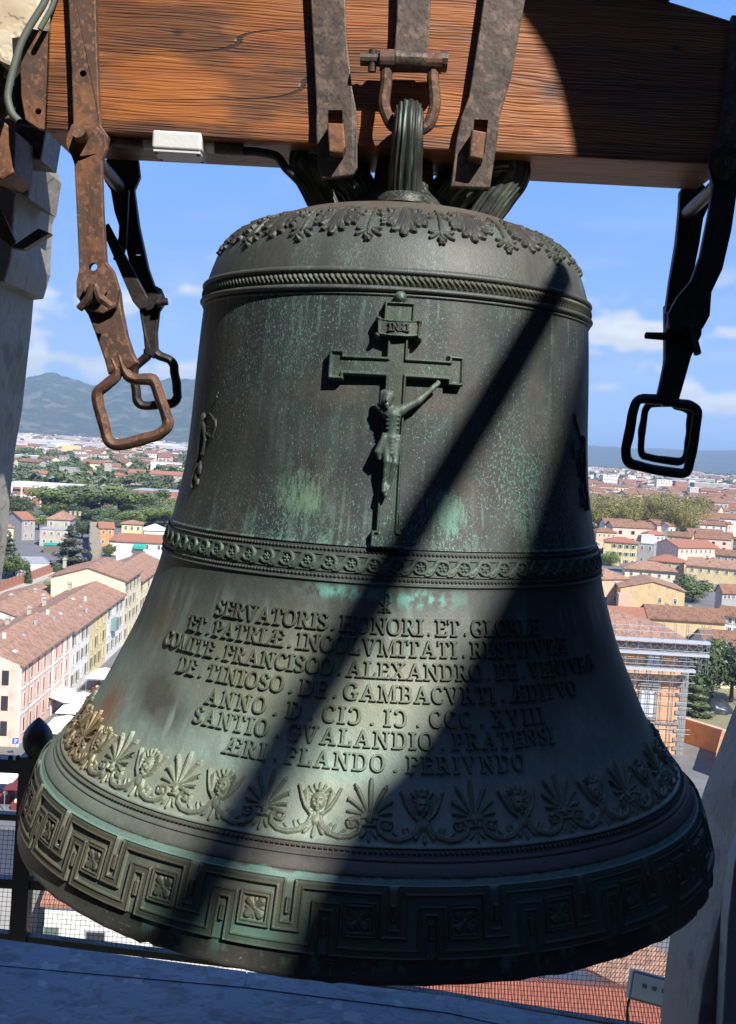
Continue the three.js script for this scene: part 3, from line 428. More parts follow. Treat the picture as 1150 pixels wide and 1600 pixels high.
{ // the figure on the cross: one continuous cast body, left arm of the casting lost
  const RES = 112, mc = new MarchingCubes(RES, std({}), false, false, 200000); const SZ = 0.108;                // half size in metres; box of 216 mm
  const J = {}; const set = (k, x, y, z) => J[k] = [x / 1000, y / 1000, z / 1000];
  // x right (as seen), y up from the feet region, z out of the bell; all mm, box centred
  set('hd', -9, 72, 10); set('hd2', -11, 64, 13); set('nk', -5, 57, 7); set('shR', 13, 51, 5); set('shL', -13, 48, 5); set('ch', 0, 42, 6); set('be', 1, 18, 5); set('pe', 1, 4, 5); set('hR', 8, 0, 5); set('hL', -8, 0, 5);
  set('elR', 39, 68, 4); set('wrR', 60, 88, 2); set('haR', 67, 95, 1); set('stL', -24, 55, 2); set('kR', 7, -38, 13); set('kL', -5, -36, 14); set('aR', -1, -78, 6); set('aL', -7, -74, 7); set('tR', -4, -94, 12); set('tL', -7, -88, 14);
  const B = [['hd', 'hd2', 10.5, 8], ['hd2', 'nk', 6, 6], ['nk', 'ch', 6, 11], ['shR', 'shL', 9, 9], ['shR', 'ch', 8, 12], ['shL', 'ch', 8, 12], ['ch', 'be', 13.5, 9.8], ['be', 'pe', 9.8, 10.5], ['pe', 'hR', 9.5, 9], ['pe', 'hL', 9.5, 9], ['shR', 'elR', 8.6, 6.2], ['elR', 'wrR', 6.6, 4.2], ['wrR', 'haR', 4.6, 5.0], ['shL', 'stL', 8, 6], ['hR', 'kR', 8.6, 5.8], ['hL', 'kL', 8.6, 5.8], ['kR', 'aR', 6.0, 3.6], ['kL', 'aL', 6.0, 3.6], ['aR', 'tR', 4.6, 3.8], ['aL', 'tL', 4.6, 3.8]].map(([a, b, r, q]) => [J[a], J[b], r / 1000, q / 1000]);
  // loincloth folds and its knot at the hip, hair, crown and beard
  for (let k = 0; k < 5; k++) B.push([[-0.0125, 0.009 - k * 0.0048, 0.009], [0.001, 0.003 - k * 0.0062, 0.0135], 0.0036, 0.0036], [[0.001, 0.003 - k * 0.0062, 0.0135], [0.0125, 0.008 - k * 0.0052, 0.009], 0.0036, 0.003]); B.push([[-0.012, 0.004, 0.012], [-0.0195, -0.020, 0.011], 0.0045, 0.0062], [[-0.0195, -0.020, 0.011], [-0.017, -0.031, 0.010], 0.0058, 0.0035], [[-0.019, 0.078, 0.010], [-0.019, 0.060, 0.010], 0.004, 0.004], [[-0.016, 0.080, 0.011], [-0.003, 0.079, 0.011], 0.0034, 0.0034], [[-0.0105, 0.058, 0.018], [-0.0095, 0.053, 0.018], 0.0042, 0.003], [[-0.0105, 0.068, 0.0225], [-0.0105, 0.064, 0.024], 0.0016, 0.002]);
  for (let k = 0; k < 4; k++) B.push([[-0.009, 0.040 - k * 0.007, 0.0165 - k * 0.0012], [0.011, 0.041 - k * 0.007, 0.0165 - k * 0.0012], 0.0014, 0.0014]);
  for (let k = 0; k < 5; k++) { const a = 0.25 + k * 0.28, f = k === 0 ? 0.006 : 0.0085; B.push([[0.0675, 0.0955, 0.002], [0.0675 + f * Math.cos(a), 0.0955 + f * Math.sin(a), 0.004], 0.0016, 0.0012]); }
  for (let k = 0; k < RES; k++) for (let j = 0; j < RES; j++) for (let i = 0; i < RES; i++) {
    const x = (i / RES * 2 - 1) * SZ, y = (j / RES * 2 - 1) * SZ, z = (k / RES * 2 - 1) * SZ; let d = 1e9, acc = 0;
    if (z < -0.02 || z > 0.045) d = 0.02; else { for (const [a, b, r, q] of B) { const dx = b[0] - a[0], dy = b[1] - a[1], dz = b[2] - a[2], t = clamp(((x - a[0]) * dx + (y - a[1]) * dy + (z - a[2]) * dz) / (dx * dx + dy * dy + dz * dz)); const e = Math.hypot(x - a[0] - dx * t, y - a[1] - dy * t, z - a[2] - dz * t) - lerp(r, q, t); acc += Math.exp(-Math.max(e, -0.02) * 1500); } d = -Math.log(acc + 1e-30) / 1500; }
    mc.field[k * RES * RES + j * RES + i] = -d;
  }
  mc.isolation = 0; mc.update(); const n = mc.count ?? mc.geometry.drawRange.count, P = [];
  const bs = sOf(0.008), bth = -0.2 * DEG, R = 0.405;
  for (let i = 0; i < n; i++) { const x = mc.positionArray[i * 3] * SZ, y = mc.positionArray[i * 3 + 1] * SZ, z = mc.positionArray[i * 3 + 2] * SZ; P.push(...onBell(bth + x / R, bs + y, z + 0.0145)); }
  let g = new THREE.BufferGeometry(); g.setAttribute('position', new THREE.Float32BufferAttribute(P, 3)); g = mergeVertices(g, 1e-5); g.computeVertexNormals(); bellUV(g);
  const f = part('crucified_figure', g, M.castPlain, cross); f.userData.label = 'crucified figure in a loincloth with one arm stretched up to the right';
}
// winged figures in thin relief on the two flanks
for (const [side, th] of [[-1, -59], [1, 64]]) {
  const g = relief((x, y) => { const X = x * -side; let z = -1.2; z = mx(z, dome(X, y, -14, 132, 9, 11, 0, 12)); z = mx(z, stroke(X, y, [[-14, 122], [-18, 95], [-14, 62], [-24, 30], [-20, 4]], 10, 7, 11)); z = mx(z, stroke(X, y, [[-6, 118], [10, 92], [4, 66]], 6, 4, 9)); z = mx(z, stroke(X, y, [[-8, 128], [12, 142], [36, 170], [40, 180]], 2.2, 1.4, 5)); z = mx(z, stroke(X, y, [[40, 130], [44, 118], [36, 98], [4, 106]], 2.6, 1.8, 5)); z = mx(z, stroke(X, y, [[12, 142], [30, 134], [42, 122]], 1.6, 1.6, 4)); for (let k = 0; k < 4; k++) z = mx(z, stroke(X, y, [[-4, 118 - k * 4], [20, 116 - k * 5], [38, 112 - k * 5]], 1.4, 1.2, 2.5)); for (const [a, b, c] of [[2, 40, 9], [-6, 24, 7], [6, 14, 5]]) z = mx(z, dome(X, y, a, b, c * 0.7, c * 1.6, 0.3, 9)); return z > 0 ? z * 0.55 : z; }, th, 9, -0.10, 0.10, 1.4, 0.40);
  bpart('winged_relief', g);
}
// ------------------------------------------------------------------ crown loops that carry the bell
{
  const loop = (ang, pts, w, gname) => {
    const c = new THREE.CatmullRomCurve3(pts.map(([r, y]) => V(0, y, r)), false, 'catmullrom', 0.5), n = 54, m = 136, pos = [], idx = [], uv = [];
    for (let i = 0; i <= n; i++) { const t = i / n, p = c.getPoint(t), d = c.getTangent(t), nn = V(0, d.z, -d.y).normalize(); const ww = w * (0.80 + 0.42 * Math.abs(t - 0.42) ** 1.1 + 0.30 * sstep(0.12, 0, t)), tt = 0.030 * (1 + 0.5 * sstep(0.12, 0, t));
      for (let j = 0; j <= m; j++) { const a = j / m * 2 * Math.PI, k = 1 + 0.05 * Math.cos(a * 17 + 0.8 * vn(i * 0.25, a * 3, 143)) * (0.5 + vn(i * 0.2, a * 5, 144)) + 0.05 * (vn(i * 0.35, a * 2.2, 145) - 0.5) + 0.03 * vn(i * 0.6, j * 0.7, 141), ca = Math.sign(Math.cos(a)) * Math.abs(Math.cos(a)) ** 0.8, sa = Math.sign(Math.sin(a)) * Math.abs(Math.sin(a)) ** 0.8; pos.push(ca * ww * k, p.y + nn.y * sa * tt * k, p.z + nn.z * sa * tt * k); uv.push(j / m * 0.3, t * 0.5); } }
    for (let i = 0; i < n; i++) for (let j = 0; j < m; j++) { const a = i * (m + 1) + j, b = a + m + 1; idx.push(a, a + 1, b, a + 1, b + 1, b); }
    const g = new THREE.BufferGeometry(); g.setAttribute('position', new THREE.Float32BufferAttribute(pos, 3)); g.setAttribute('uv', new THREE.Float32BufferAttribute(uv, 2)); g.setIndex(idx); g.computeVertexNormals();
    const o = part('crown_loop', g, M.canon, bell); o.rotation.y = ang * DEG; return o;
  };
  const ct = makeTex(512, 512, (u, v) => { const a = fbm(u * 8, v * 4, 151, 4, 8, 4), s = fbm(u * 60, v * 12, 152, 3, 60, 12); let c = mix3([0.022, 0.024, 0.021], [0.070, 0.067, 0.054], sstep(0.4, 0.7, a)); c = mix3(c, [0.06, 0.12, 0.09], sstep(0.52, 0.68, s) * 0.7); return mix3(c, [0.24, 0.22, 0.17], sstep(0.66, 0.74, s) * 0.5); });
  ct.repeat.set(3, 2); M.canon = std({ map: ct, bumpMap: pitBump, bumpScale: 0.002, roughness: 0.5, metalness: 0.25 });
  const P = [[0.150, 0.425], [0.166, 0.468], [0.190, 0.520], [0.200, 0.560], [0.192, 0.592], [0.168, 0.605], [0.140, 0.594], [0.122, 0.568], [0.108, 0.540], [0.075, 0.510], [0.045, 0.44]];
  loop(0, P, 0.031); loop(180, P, 0.031);
  const Q = [[0.140, 0.425], [0.150, 0.460], [0.172, 0.500], [0.196, 0.540], [0.196, 0.562], [0.176, 0.566], [0.140, 0.556], [0.112, 0.525], [0.09, 0.50], [0.06, 0.44]];
  for (const [a, k] of [[-84, 1], [82, 1.1], [-130, 1], [130, 1]]) loop(a, Q.map(([r, y]) => [r * k, y]), 0.036);
  part('crown_boss', new THREE.LatheGeometry([[0, 0.57], [0.055, 0.57], [0.06, 0.53], [0.075, 0.50], [0.12, 0.468], [0.135, 0.455]].reverse().map(([r, y]) => new THREE.Vector2(r, y)), 48), M.canon, bell);
  for (const a of [0, 180]) { const m = part('loop_foot', new THREE.LatheGeometry([[0.052, 0], [0.05, 0.012], [0.042, 0.02], [0.036, 0.022], [0.02, 0.024], [0, 0.024]].map(([r, y]) => new THREE.Vector2(r, y)), 32).translate(0, 0.445, 0.158), M.canon, bell); m.rotation.y = a * DEG; }
}
// ------------------------------------------------------------------ oak headstock and its ironwork
const ZF = -2.105, ZB = -2.309;                            // front and back faces of the beam
{
  const beam = thing('wooden_beam', 'massive orange brown oak headstock beam that carries the bell by iron straps', 'beam', [0, 0, 0]);
  const yB = 0.578, xl = -0.652, xr = 0.640, prof = [[xl, yB - 0.012], [xr, yB - 0.004], [xr, 0.832], [0.515, 0.862], [0.2, 0.945], [-0.2, 0.955], [-0.5, 0.90], [xl, 0.86]];
  const front = new THREE.Shape(prof.map(([x, y]) => new THREE.Vector2(x, y)));
  let g = new THREE.ExtrudeGeometry(front, { depth: ZF - ZB - 0.012, bevelEnabled: true, bevelSize: 0.004, bevelThickness: 0.006, bevelSegments: 2, steps: 1 }).translate(0, 0, ZB + 0.006);
  g = boxUV(g); const uv = g.attributes.uv; for (let i = 0; i < uv.count; i++) uv.setXY(i, (uv.getX(i) + 0.75) / 2, (uv.getY(i) - 0.52) / 0.5);
  part('timber', g, M.oak, beam);
  // sheet of dark metal capping the top of the beam
  part('cover_sheet', box(0.34, 0.010, 0.24, 0.36, 0, 0).rotateZ(-0.20).translate(0, 0.990, (ZF + ZB) / 2), M.black, beam);
  // three iron straps on the face, slotted for wedges
  const zs = ZF + 0.0235;
  const s1 = part('iron_strap', boxUV(rough(plate([[484, -60], [535, -60], [540, 60], [549, 140], [557, 178], [557, 262], [551, 272], [505, 277], [499, 262], [495, 200], [496, 170], [492, 90]], zs, 0.017, [[[512, 172], [535, 172], [537, 236], [513, 236]]]), 0.0015, 60), 0.5), M.iron, beam);
  part('wedge', boxUV(rough(plate([[514, 194], [535, 195], [538, 228], [534, 237], [517, 235]], zs + 0.035, 0.075, [], 0.003), 0.002, 80), 0.5), M.rust, s1);
  const s2 = part('iron_strap', boxUV(rough(plate([[766, -60], [830, -60], [797, 120], [779, 182], [777, 205], [764, 292], [706, 289], [714, 222], [722, 185], [735, 150], [752, 40]], zs, 0.017, [[[741, 186], [763, 187], [757, 240], [737, 238]]]), 0.0015, 60), 0.5), M.iron, beam);
  part('wedge', boxUV(rough(plate([[740, 205], [757, 208], [753, 247], [736, 243]], zs + 0.035, 0.075, [], 0.003), 0.002, 80), 0.5), M.rust, s2);
  const s3 = part('iron_strap', boxUV(rough(plate([[623, -60], [674, -60], [670, 40], [667, 84], [618, 84], [621, 30]], zs, 0.017), 0.0015, 60), 0.5), M.iron, beam);
  // hinge barrel, pin and shackle that hold the front crown loop
  const zp = ZF + 0.046, a = onPlane(593, 93, zp), b = onPlane(700, 97, zp), kn = onPlane(618, 94, zp), kn2 = onPlane(667, 96, zp);
  part('hinge_barrel', boxUV(rough(rod(kn, kn2, 0.0205, 0.0205, 18), 0.001, 60), 0.5), M.iron, s3);
  part('hinge_pin', boxUV(rough(join([rod(onPlane(563, 92, zp), onPlane(697, 97, zp), 0.0125), rod(onPlane(688, 96, zp), onPlane(699, 97, zp), 0.019)]), 0.001, 60), 0.5), M.iron, s3);
  part('split_key', boxUV(rod(onPlane(583, 78, zp + 0.004), onPlane(581, 112, zp), 0.0085, 0.0085, 6), 0.5), M.iron, s3);
  const sh = [[605, 96], [603, 130], [600, 165], [612, 195], [640, 208], [668, 197], [679, 168], [677, 130], [677, 98]].map(([x, y], i) => onPlane(x, y, zp + 0.004 * Math.sin(i / 8 * Math.PI)));
  const eye = (x, y) => rod(onPlane(x - 11.5, y, zp), onPlane(x + 11.5, y + 0.6, zp), 0.0195, 0.0195, 18);
  part('shackle', boxUV(rough(join([tubeOf(sh, 0.0112, false, 60, 10), eye(605, 94), eye(678, 97)]), 0.0012, 60), 0.5), M.rust, beam);
  // end straps round the beam, left and right
  part('end_strap', boxUV(rough(plate([[106, -60], [146, -60], [149, 60], [153, 170], [155, 196], [168, 214], [163, 232], [142, 246], [117, 240], [108, 224], [116, 200], [113, 110]], zs, 0.017, [circ(130, 115, 5.2)]), 0.0015, 60), 0.5), M.rust, beam);
  part('end_strap', boxUV(rough(plate([[1146, 25], [1200, 25], [1196, 300], [1150, 300], [1118, 262], [1112, 240], [1128, 190], [1138, 110]], zs, 0.017), 0.0015, 60), 0.5), M.iron, beam);
  part('end_bolt', boxUV(rough(join([rod(onPlane(133, 222, ZF + 0.03), onPlane(133, 222, ZF + 0.055), 0.027, 0.027, 6), rod(onPlane(133, 222, ZF + 0.02), onPlane(133, 222, ZF + 0.032), 0.034, 0.034, 18), rod(onPlane(128, 214, ZF + 0.05), onPlane(121, 203, ZF + 0.095), 0.0145, 0.0135, 12)]), 0.0015, 60), 0.5), M.rust, beam);
  part('end_bolt', boxUV(rough(join([rod(onPlane(1132, 262, ZF + 0.0), onPlane(1132, 262, ZF + 0.06), 0.024, 0.024, 6), rod(onPlane(1140, 258, ZF + 0.02), onPlane(1146, 252, ZF + 0.09), 0.013)]), 0.0015, 60), 0.5), M.iron, beam);
  for (const [x, y] of [[150, 248], [1116, 292]]) { const p = onPlane(x, y, ZF); part('cross_bolt', boxUV(rod(V(p.x, p.y, ZF + 0.02), V(p.x + (x < 575 ? -0.012 : 0.02), p.y + 0.003, ZB - 0.05), 0.0135, 0.0135, 14), 0.5), M.iron, beam); }
}
// hanging levers with square stirrups, two at each end of the beam
function lever(label, o) {
  const t = thing('ringing_lever', label, 'lever', [0, 0, 0], 0, 'hinged iron levers with square stirrups');
  part('upper_link', boxUV(rough(plate(o.link, o.z, o.th ?? 0.016, o.holes ?? []), 0.002, 55), 0.5), o.mat, t);
  part('lower_link', boxUV(rough(plate(o.low, o.z - (o.dz ?? 0.018), 0.02, [], 0.004), 0.002, 55), 0.5), o.mat, t);
  const zz = o.z - (o.dz ?? 0.018) - 0.01, pts = o.loop.map(([x, y]) => onPlane(x, y, zz));
  part('stirrup', boxUV(rough(new THREE.TubeGeometry(new THREE.CatmullRomCurve3(pts, false, 'catmullrom', 0.28), 110, o.r, 8, false), 0.003, 45), 0.5), o.mat, t);
  return { t, zz };
}
{
  const { t } = lever('rusty orange brown lever with a thumb bolt hanging left, in the sun', { z: ZF + 0.045, mat: M.rust,
    link: [[117, 212], [128, 198], [150, 198], [163, 212], [165, 232], [157, 250], [159, 330], [164, 410], [176, 424], [185, 452], [179, 478], [160, 488], [136, 482], [121, 462], [121, 440], [125, 420], [121, 330], [117, 255], [111, 236]], holes: [circ(145, 417, 6.5)],
    low: [[122, 452], [132, 440], [170, 440], [184, 456], [186, 480], [196, 525], [204, 552], [212, 566], [200, 574], [188, 560], [186, 572], [170, 580], [166, 562], [152, 520], [140, 490], [128, 474]],
    loop: [[176, 560], [182, 576], [180, 588], [166, 602], [154, 610], [152, 622], [166, 680], [173, 692], [186, 695], [246, 680], [260, 668], [261, 655], [245, 604], [236, 593], [212, 592], [200, 586], [192, 572], [187, 556]], r: 0.0112 });
  const z = ZF + 0.05, q = (x, y, k) => onPlane(x, y, z + k);
  part('thumb_bolt', boxUV(rough(join([rod(q(150, 452, -0.03), q(147, 446, 0.03), 0.012), rod(q(150, 452, 0), q(149, 450, 0.014), 0.022, 0.022, 8), tubeOf([q(124, 482, 0.035), q(138, 466, 0.042), q(147, 444, 0.046), q(156, 464, 0.042), q(174, 478, 0.035)], 0.0075, false, 30, 8), tubeOf([q(124, 480, 0.030), q(140, 470, 0.034), q(150, 466, 0.034), q(160, 470, 0.034), q(176, 476, 0.03)], 0.0065, false, 24, 8)]), 0.002, 60), 0.5), M.rust, t);
}
{
  const z = ZB - 0.04, { t } = lever('dark lever in shade behind the rusty left one, on the far side of the beam', { z, mat: M.shadedIron, dz: 0.012, th: 0.018,
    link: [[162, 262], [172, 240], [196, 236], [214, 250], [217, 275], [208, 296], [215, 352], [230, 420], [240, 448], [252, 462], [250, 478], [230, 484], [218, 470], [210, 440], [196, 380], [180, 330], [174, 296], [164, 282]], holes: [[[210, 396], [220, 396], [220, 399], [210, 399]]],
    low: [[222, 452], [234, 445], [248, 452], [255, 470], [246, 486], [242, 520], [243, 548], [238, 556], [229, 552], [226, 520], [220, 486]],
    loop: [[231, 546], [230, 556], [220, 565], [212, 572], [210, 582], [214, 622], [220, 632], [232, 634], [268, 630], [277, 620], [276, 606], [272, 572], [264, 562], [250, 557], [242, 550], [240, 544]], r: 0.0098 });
  part('stay', boxUV(rough(join([plate([[160, 356], [168, 350], [230, 466], [228, 480], [218, 482], [208, 470]], z + 0.05, 0.012), plate([[190, 300], [200, 298], [196, 380], [188, 410], [178, 404], [186, 370]], z + 0.035, 0.012)]), 0.002, 55), 0.5), M.shadedIron, t);
  part('pin', boxUV(rod(onPlane(246, 473, z + 0.01), onPlane(262, 471, z + 0.01), 0.008), 0.5), M.shadedIron, t);
}
{
  const z = ZF + 0.045, { t } = lever('dark lever hanging from the right end of the beam, nearer the viewer', { z, mat: M.shadedIron,
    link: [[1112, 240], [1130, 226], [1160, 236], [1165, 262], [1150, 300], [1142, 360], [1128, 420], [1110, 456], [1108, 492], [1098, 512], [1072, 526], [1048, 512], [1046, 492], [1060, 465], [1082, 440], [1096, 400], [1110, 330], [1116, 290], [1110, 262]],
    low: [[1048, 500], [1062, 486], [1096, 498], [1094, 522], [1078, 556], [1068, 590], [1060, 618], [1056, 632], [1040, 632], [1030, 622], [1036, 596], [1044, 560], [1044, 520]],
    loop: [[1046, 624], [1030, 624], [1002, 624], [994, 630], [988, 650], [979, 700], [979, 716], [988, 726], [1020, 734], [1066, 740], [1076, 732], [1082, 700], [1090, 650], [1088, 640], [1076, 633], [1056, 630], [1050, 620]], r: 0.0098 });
  part('lever_bolt', boxUV(rough(join([rod(onPlane(1009, 524, z + 0.01), onPlane(1046, 526, z), 0.0062, 0.008), rod(onPlane(1078, 510, z), onPlane(1090, 553, z + 0.02), 0.009, 0.007), rod(onPlane(1060, 505, z - 0.03), onPlane(1060, 505, z + 0.02), 0.016, 0.016, 8)]), 0.001, 60), 0.5), M.shadedIron, t);
}
{
  const z = ZB - 0.04; lever('dark lever at the right end of the beam, on its far side', { z, mat: M.shadedIron, dz: 0.012, th: 0.018,
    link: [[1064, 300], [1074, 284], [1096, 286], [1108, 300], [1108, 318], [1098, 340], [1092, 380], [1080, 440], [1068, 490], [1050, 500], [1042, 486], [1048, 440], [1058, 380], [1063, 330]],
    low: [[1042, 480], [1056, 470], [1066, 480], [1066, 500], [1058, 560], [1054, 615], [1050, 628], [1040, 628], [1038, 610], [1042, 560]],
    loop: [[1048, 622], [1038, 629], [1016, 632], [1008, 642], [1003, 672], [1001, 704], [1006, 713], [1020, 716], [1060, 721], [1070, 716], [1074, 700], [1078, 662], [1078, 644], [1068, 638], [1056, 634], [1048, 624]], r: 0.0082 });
}
{ // electrical junction box and its conduit under the beam
  const y0 = 0.5545, zc = -2.140, a = onPlane(243, 226, zc), b = onPlane(320, 230, zc), w = b.x - a.x, cx = (a.x + b.x) / 2;
  const t = thing('junction_box', 'white metal junction box fixed under the oak beam', 'junction box', [cx, 0.556, zc]);
  mesh('housing', boxUV(box(w, 0.036, 0.075, 0, 0, 0, 0.006), 0.4), M.zinc, t); mesh('lid', boxUV(box(w * 0.95, 0.006, 0.068, 0, -0.020, 0, 0.002), 0.4), M.zinc, t);
  for (const s of [-1, 1]) { part('gland', rod(V(s * w / 2, 0, 0), V(s * (w / 2 + 0.022), 0, 0), 0.0105, 0.012, 8), M.zinc, t); for (const q of [-1, 1]) part('screw', new THREE.CylinderGeometry(0.003, 0.003, 0.003, 8).translate(s * w * 0.42, -0.0235, q * 0.025), M.iron, t); }
  part('conduit', boxUV(rod(V(-w / 2 - 0.02, 0, 0), V(-w / 2 - 0.14, 0.004, 0.0), 0.011), 0.4), M.iron, t); part('conduit', boxUV(rod(V(w / 2 + 0.02, 0, 0), V(w / 2 + 0.075, 0, 0), 0.013), 0.4), M.iron, t);
  const c = mesh('bell_cable', tubeOf([[360, 236], [400, 237], [432, 244], [446, 262], [456, 272], [470, 286]].map(([x, y], i) => onPlane(x, y, zc - 0.004 * i)), 0.0085, false, 40, 8), M.cableDark); tag(c, 'dark flexible cable sagging from the junction box to the bell crown', 'cable');
}
// ------------------------------------------------------------------ the belfry: marble jambs, sill, railing, walls behind the viewer
M.wall = std({ map: marbleTex, bumpMap: stoneBump, bumpScale: 0.003, roughness: 0.85, color: col(0.46, 0.43, 0.38) });
function bellHit(x, y) { const d = ray(x, y); let t = 1.3; for (; t < 2.7; t += 0.0008) { const px = d.x * t - BELL.x, pz = d.z * t - BELL.z, h = d.y * t; if (h > H0 && h < H1 && Math.hypot(px, pz) < Rad(h)) break; } return d.multiplyScalar(t); }
const onPoly = (pts, z) => pts.map(([x, y]) => onPlane(x, y, z));
{
  const w = struct('jamb_left', boxUV(rough(plate([[-260, 300], [70, 300], [84, 337], [80, 352], [75, 430], [66, 464], [50, 466], [46, 520], [40, 562], [32, 640], [22, 700], [14, 770], [8, 850], [-2, 920], [-40, 1200], [-260, 1200]], -2.50, 0.30, [], 0.006, -2.80), 0.004, 20), 1), M.marbleJamb);
  const b = mesh('marble_block', boxUV(rough(plate([[-60, 262], [84, 264], [93, 288], [86, 336], [60, 324], [24, 300], [-60, 296]], -2.47, 0.22, [], 0.006, -2.69), 0.001, 30), 1), M.jambDark); tag(b, 'smooth marble block toned dark for shade under the left bearing of the beam', 'stone block');  // dark marble stands in for shade on this block
  const s = mesh('rough_stone', boxUV(rough(plate([[-80, -40], [50, -40], [64, 22], [46, 70], [24, 98], [8, 92], [0, 70], [-80, 60]], -2.22, 0.16, [], 0.01), 0.012, 24), 0.8), M.limestone); tag(s, 'weathered sunlit limestone block in the top left corner', 'stone block');
  const br = thing('bearing_bracket', 'dark iron bearing bracket holding the left end of the beam', 'bracket', [0, 0, 0]);
  part('bracket_plate', boxUV(rough(plate([[-40, 92], [20, 100], [30, 150], [84, 196], [94, 222], [86, 268], [40, 262], [14, 240], [-40, 230]], -2.30, 0.12, [], 0.005, -2.42), 0.003, 40), 0.5), M.iron, br);
  part('side_plate', boxUV(rough(plate([[20, 60], [84, 52], [84, 200], [26, 190]], -2.17, 0.02), 0.002, 40), 0.5), M.shadedIron, br);
  part('rusty_cheek', boxUV(rough(plate([[52, 47], [84, 50], [84, 120], [83, 204], [60, 200], [40, 186], [35, 150], [33, 100], [38, 64]], -2.112, 0.014, [circ(60, 174, 4.6)]), 0.003, 40), 0.5), M.rust, br);
  const wd = mesh('wood_block', boxUV(rough(plate([[-40, 176], [0, 188], [20, 206], [19, 268], [4, 276], [-40, 262]], -2.18, 0.12, [], 0.004), 0.002, 40), 0.5), M.rust); tag(wd, 'rusty brown block below the iron bracket at the left edge', 'block');
  const an = thing('iron_anchor', 'rusty angled iron strip fixed to the left marble jamb', 'iron strip', [0, 0, 0]);
  part('strip', boxUV(plate([[-10, 318], [2, 330], [22, 376], [18, 384], [2, 372], [-10, 350]], -2.47, 0.012), 0.5), M.rust, an); part('strip', boxUV(plate([[18, 386], [60, 358], [76, 364], [36, 388]], -2.478, 0.03), 0.5), M.iron, an);
  for (const [pts, r] of [[[[80, -20], [66, 10], [46, 42], [32, 70], [20, 110], [12, 150], [18, 176], [30, 190]], 0.0072], [[[92, -20], [80, 14], [62, 46]], 0.0055]]) { const c = mesh('grey_cable', tubeOf(pts.map(([x, y], i) => onPlane(x, y, -2.09 + 0.004 * i)), r, false, 50, 8), M.cable); tag(c, r > 0.0069 ? 'grey green cable looping down beside the rusty cheek plate at left' : 'shorter thin cable running beside the grey green one at left', 'cable'); }
}
{ // right jamb: leaning reveal, splayed foot
  struct('jamb_right', boxUV(rough(plate([[1250, 900], [1200, 1000], [1150, 1117], [1122, 1192], [1104, 1242], [1090, 1300], [1076, 1360], [1054, 1460], [1046, 1520], [1034, 1640], [1028, 1760], [1400, 1760], [1400, 900]], -2.62, 0.30, [], 0.006, -2.90), 0.004, 14), 1), M.jambDark);
  const r = mesh('wall_return', boxUV(plate([[1240, 1150], [1180, 1260], [1150, 1350], [1140, 1440], [1132, 1592], [1126, 1760], [1400, 1760], [1400, 1150]], -2.56, 0.055, [], 0.004), 1), M.marbleGrey); r.userData.kind = 'structure';
}
{ // marble sill: two outer slabs and an inner course, tilted with the leaning tower
  const q = (x, y) => { const d = ray(x, y), k = 1.4; return d.multiplyScalar(-k / d.y); };
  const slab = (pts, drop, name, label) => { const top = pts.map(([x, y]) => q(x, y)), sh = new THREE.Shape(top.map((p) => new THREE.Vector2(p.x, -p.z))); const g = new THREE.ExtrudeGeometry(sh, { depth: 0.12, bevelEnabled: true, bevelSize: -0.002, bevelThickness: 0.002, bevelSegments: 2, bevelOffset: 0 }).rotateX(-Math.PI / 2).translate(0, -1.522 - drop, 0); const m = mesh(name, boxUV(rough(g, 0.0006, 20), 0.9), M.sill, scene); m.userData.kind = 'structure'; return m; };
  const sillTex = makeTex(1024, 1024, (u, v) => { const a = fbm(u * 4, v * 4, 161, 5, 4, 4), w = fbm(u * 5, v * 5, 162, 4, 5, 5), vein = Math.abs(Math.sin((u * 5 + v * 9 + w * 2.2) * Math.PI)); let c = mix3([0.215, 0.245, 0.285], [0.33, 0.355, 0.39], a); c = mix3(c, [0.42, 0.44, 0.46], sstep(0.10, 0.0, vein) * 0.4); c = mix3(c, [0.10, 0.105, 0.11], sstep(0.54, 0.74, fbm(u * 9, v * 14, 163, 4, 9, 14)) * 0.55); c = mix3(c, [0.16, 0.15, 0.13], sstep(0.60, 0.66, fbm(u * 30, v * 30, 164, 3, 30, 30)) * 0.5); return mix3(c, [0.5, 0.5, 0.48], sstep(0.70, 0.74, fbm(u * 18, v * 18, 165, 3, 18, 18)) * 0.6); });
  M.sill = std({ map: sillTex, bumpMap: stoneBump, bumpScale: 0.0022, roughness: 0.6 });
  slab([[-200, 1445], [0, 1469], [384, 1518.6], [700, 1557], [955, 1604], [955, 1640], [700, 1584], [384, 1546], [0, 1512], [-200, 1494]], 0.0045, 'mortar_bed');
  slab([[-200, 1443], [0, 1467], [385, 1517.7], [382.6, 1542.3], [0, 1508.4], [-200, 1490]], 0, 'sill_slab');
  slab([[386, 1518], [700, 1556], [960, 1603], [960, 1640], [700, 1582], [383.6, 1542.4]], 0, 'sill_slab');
  slab([[-200, 1486], [0, 1503], [400, 1538], [700, 1578], [960, 1634], [960, 1900], [-200, 1900]], 0.0022, 'floor');
}
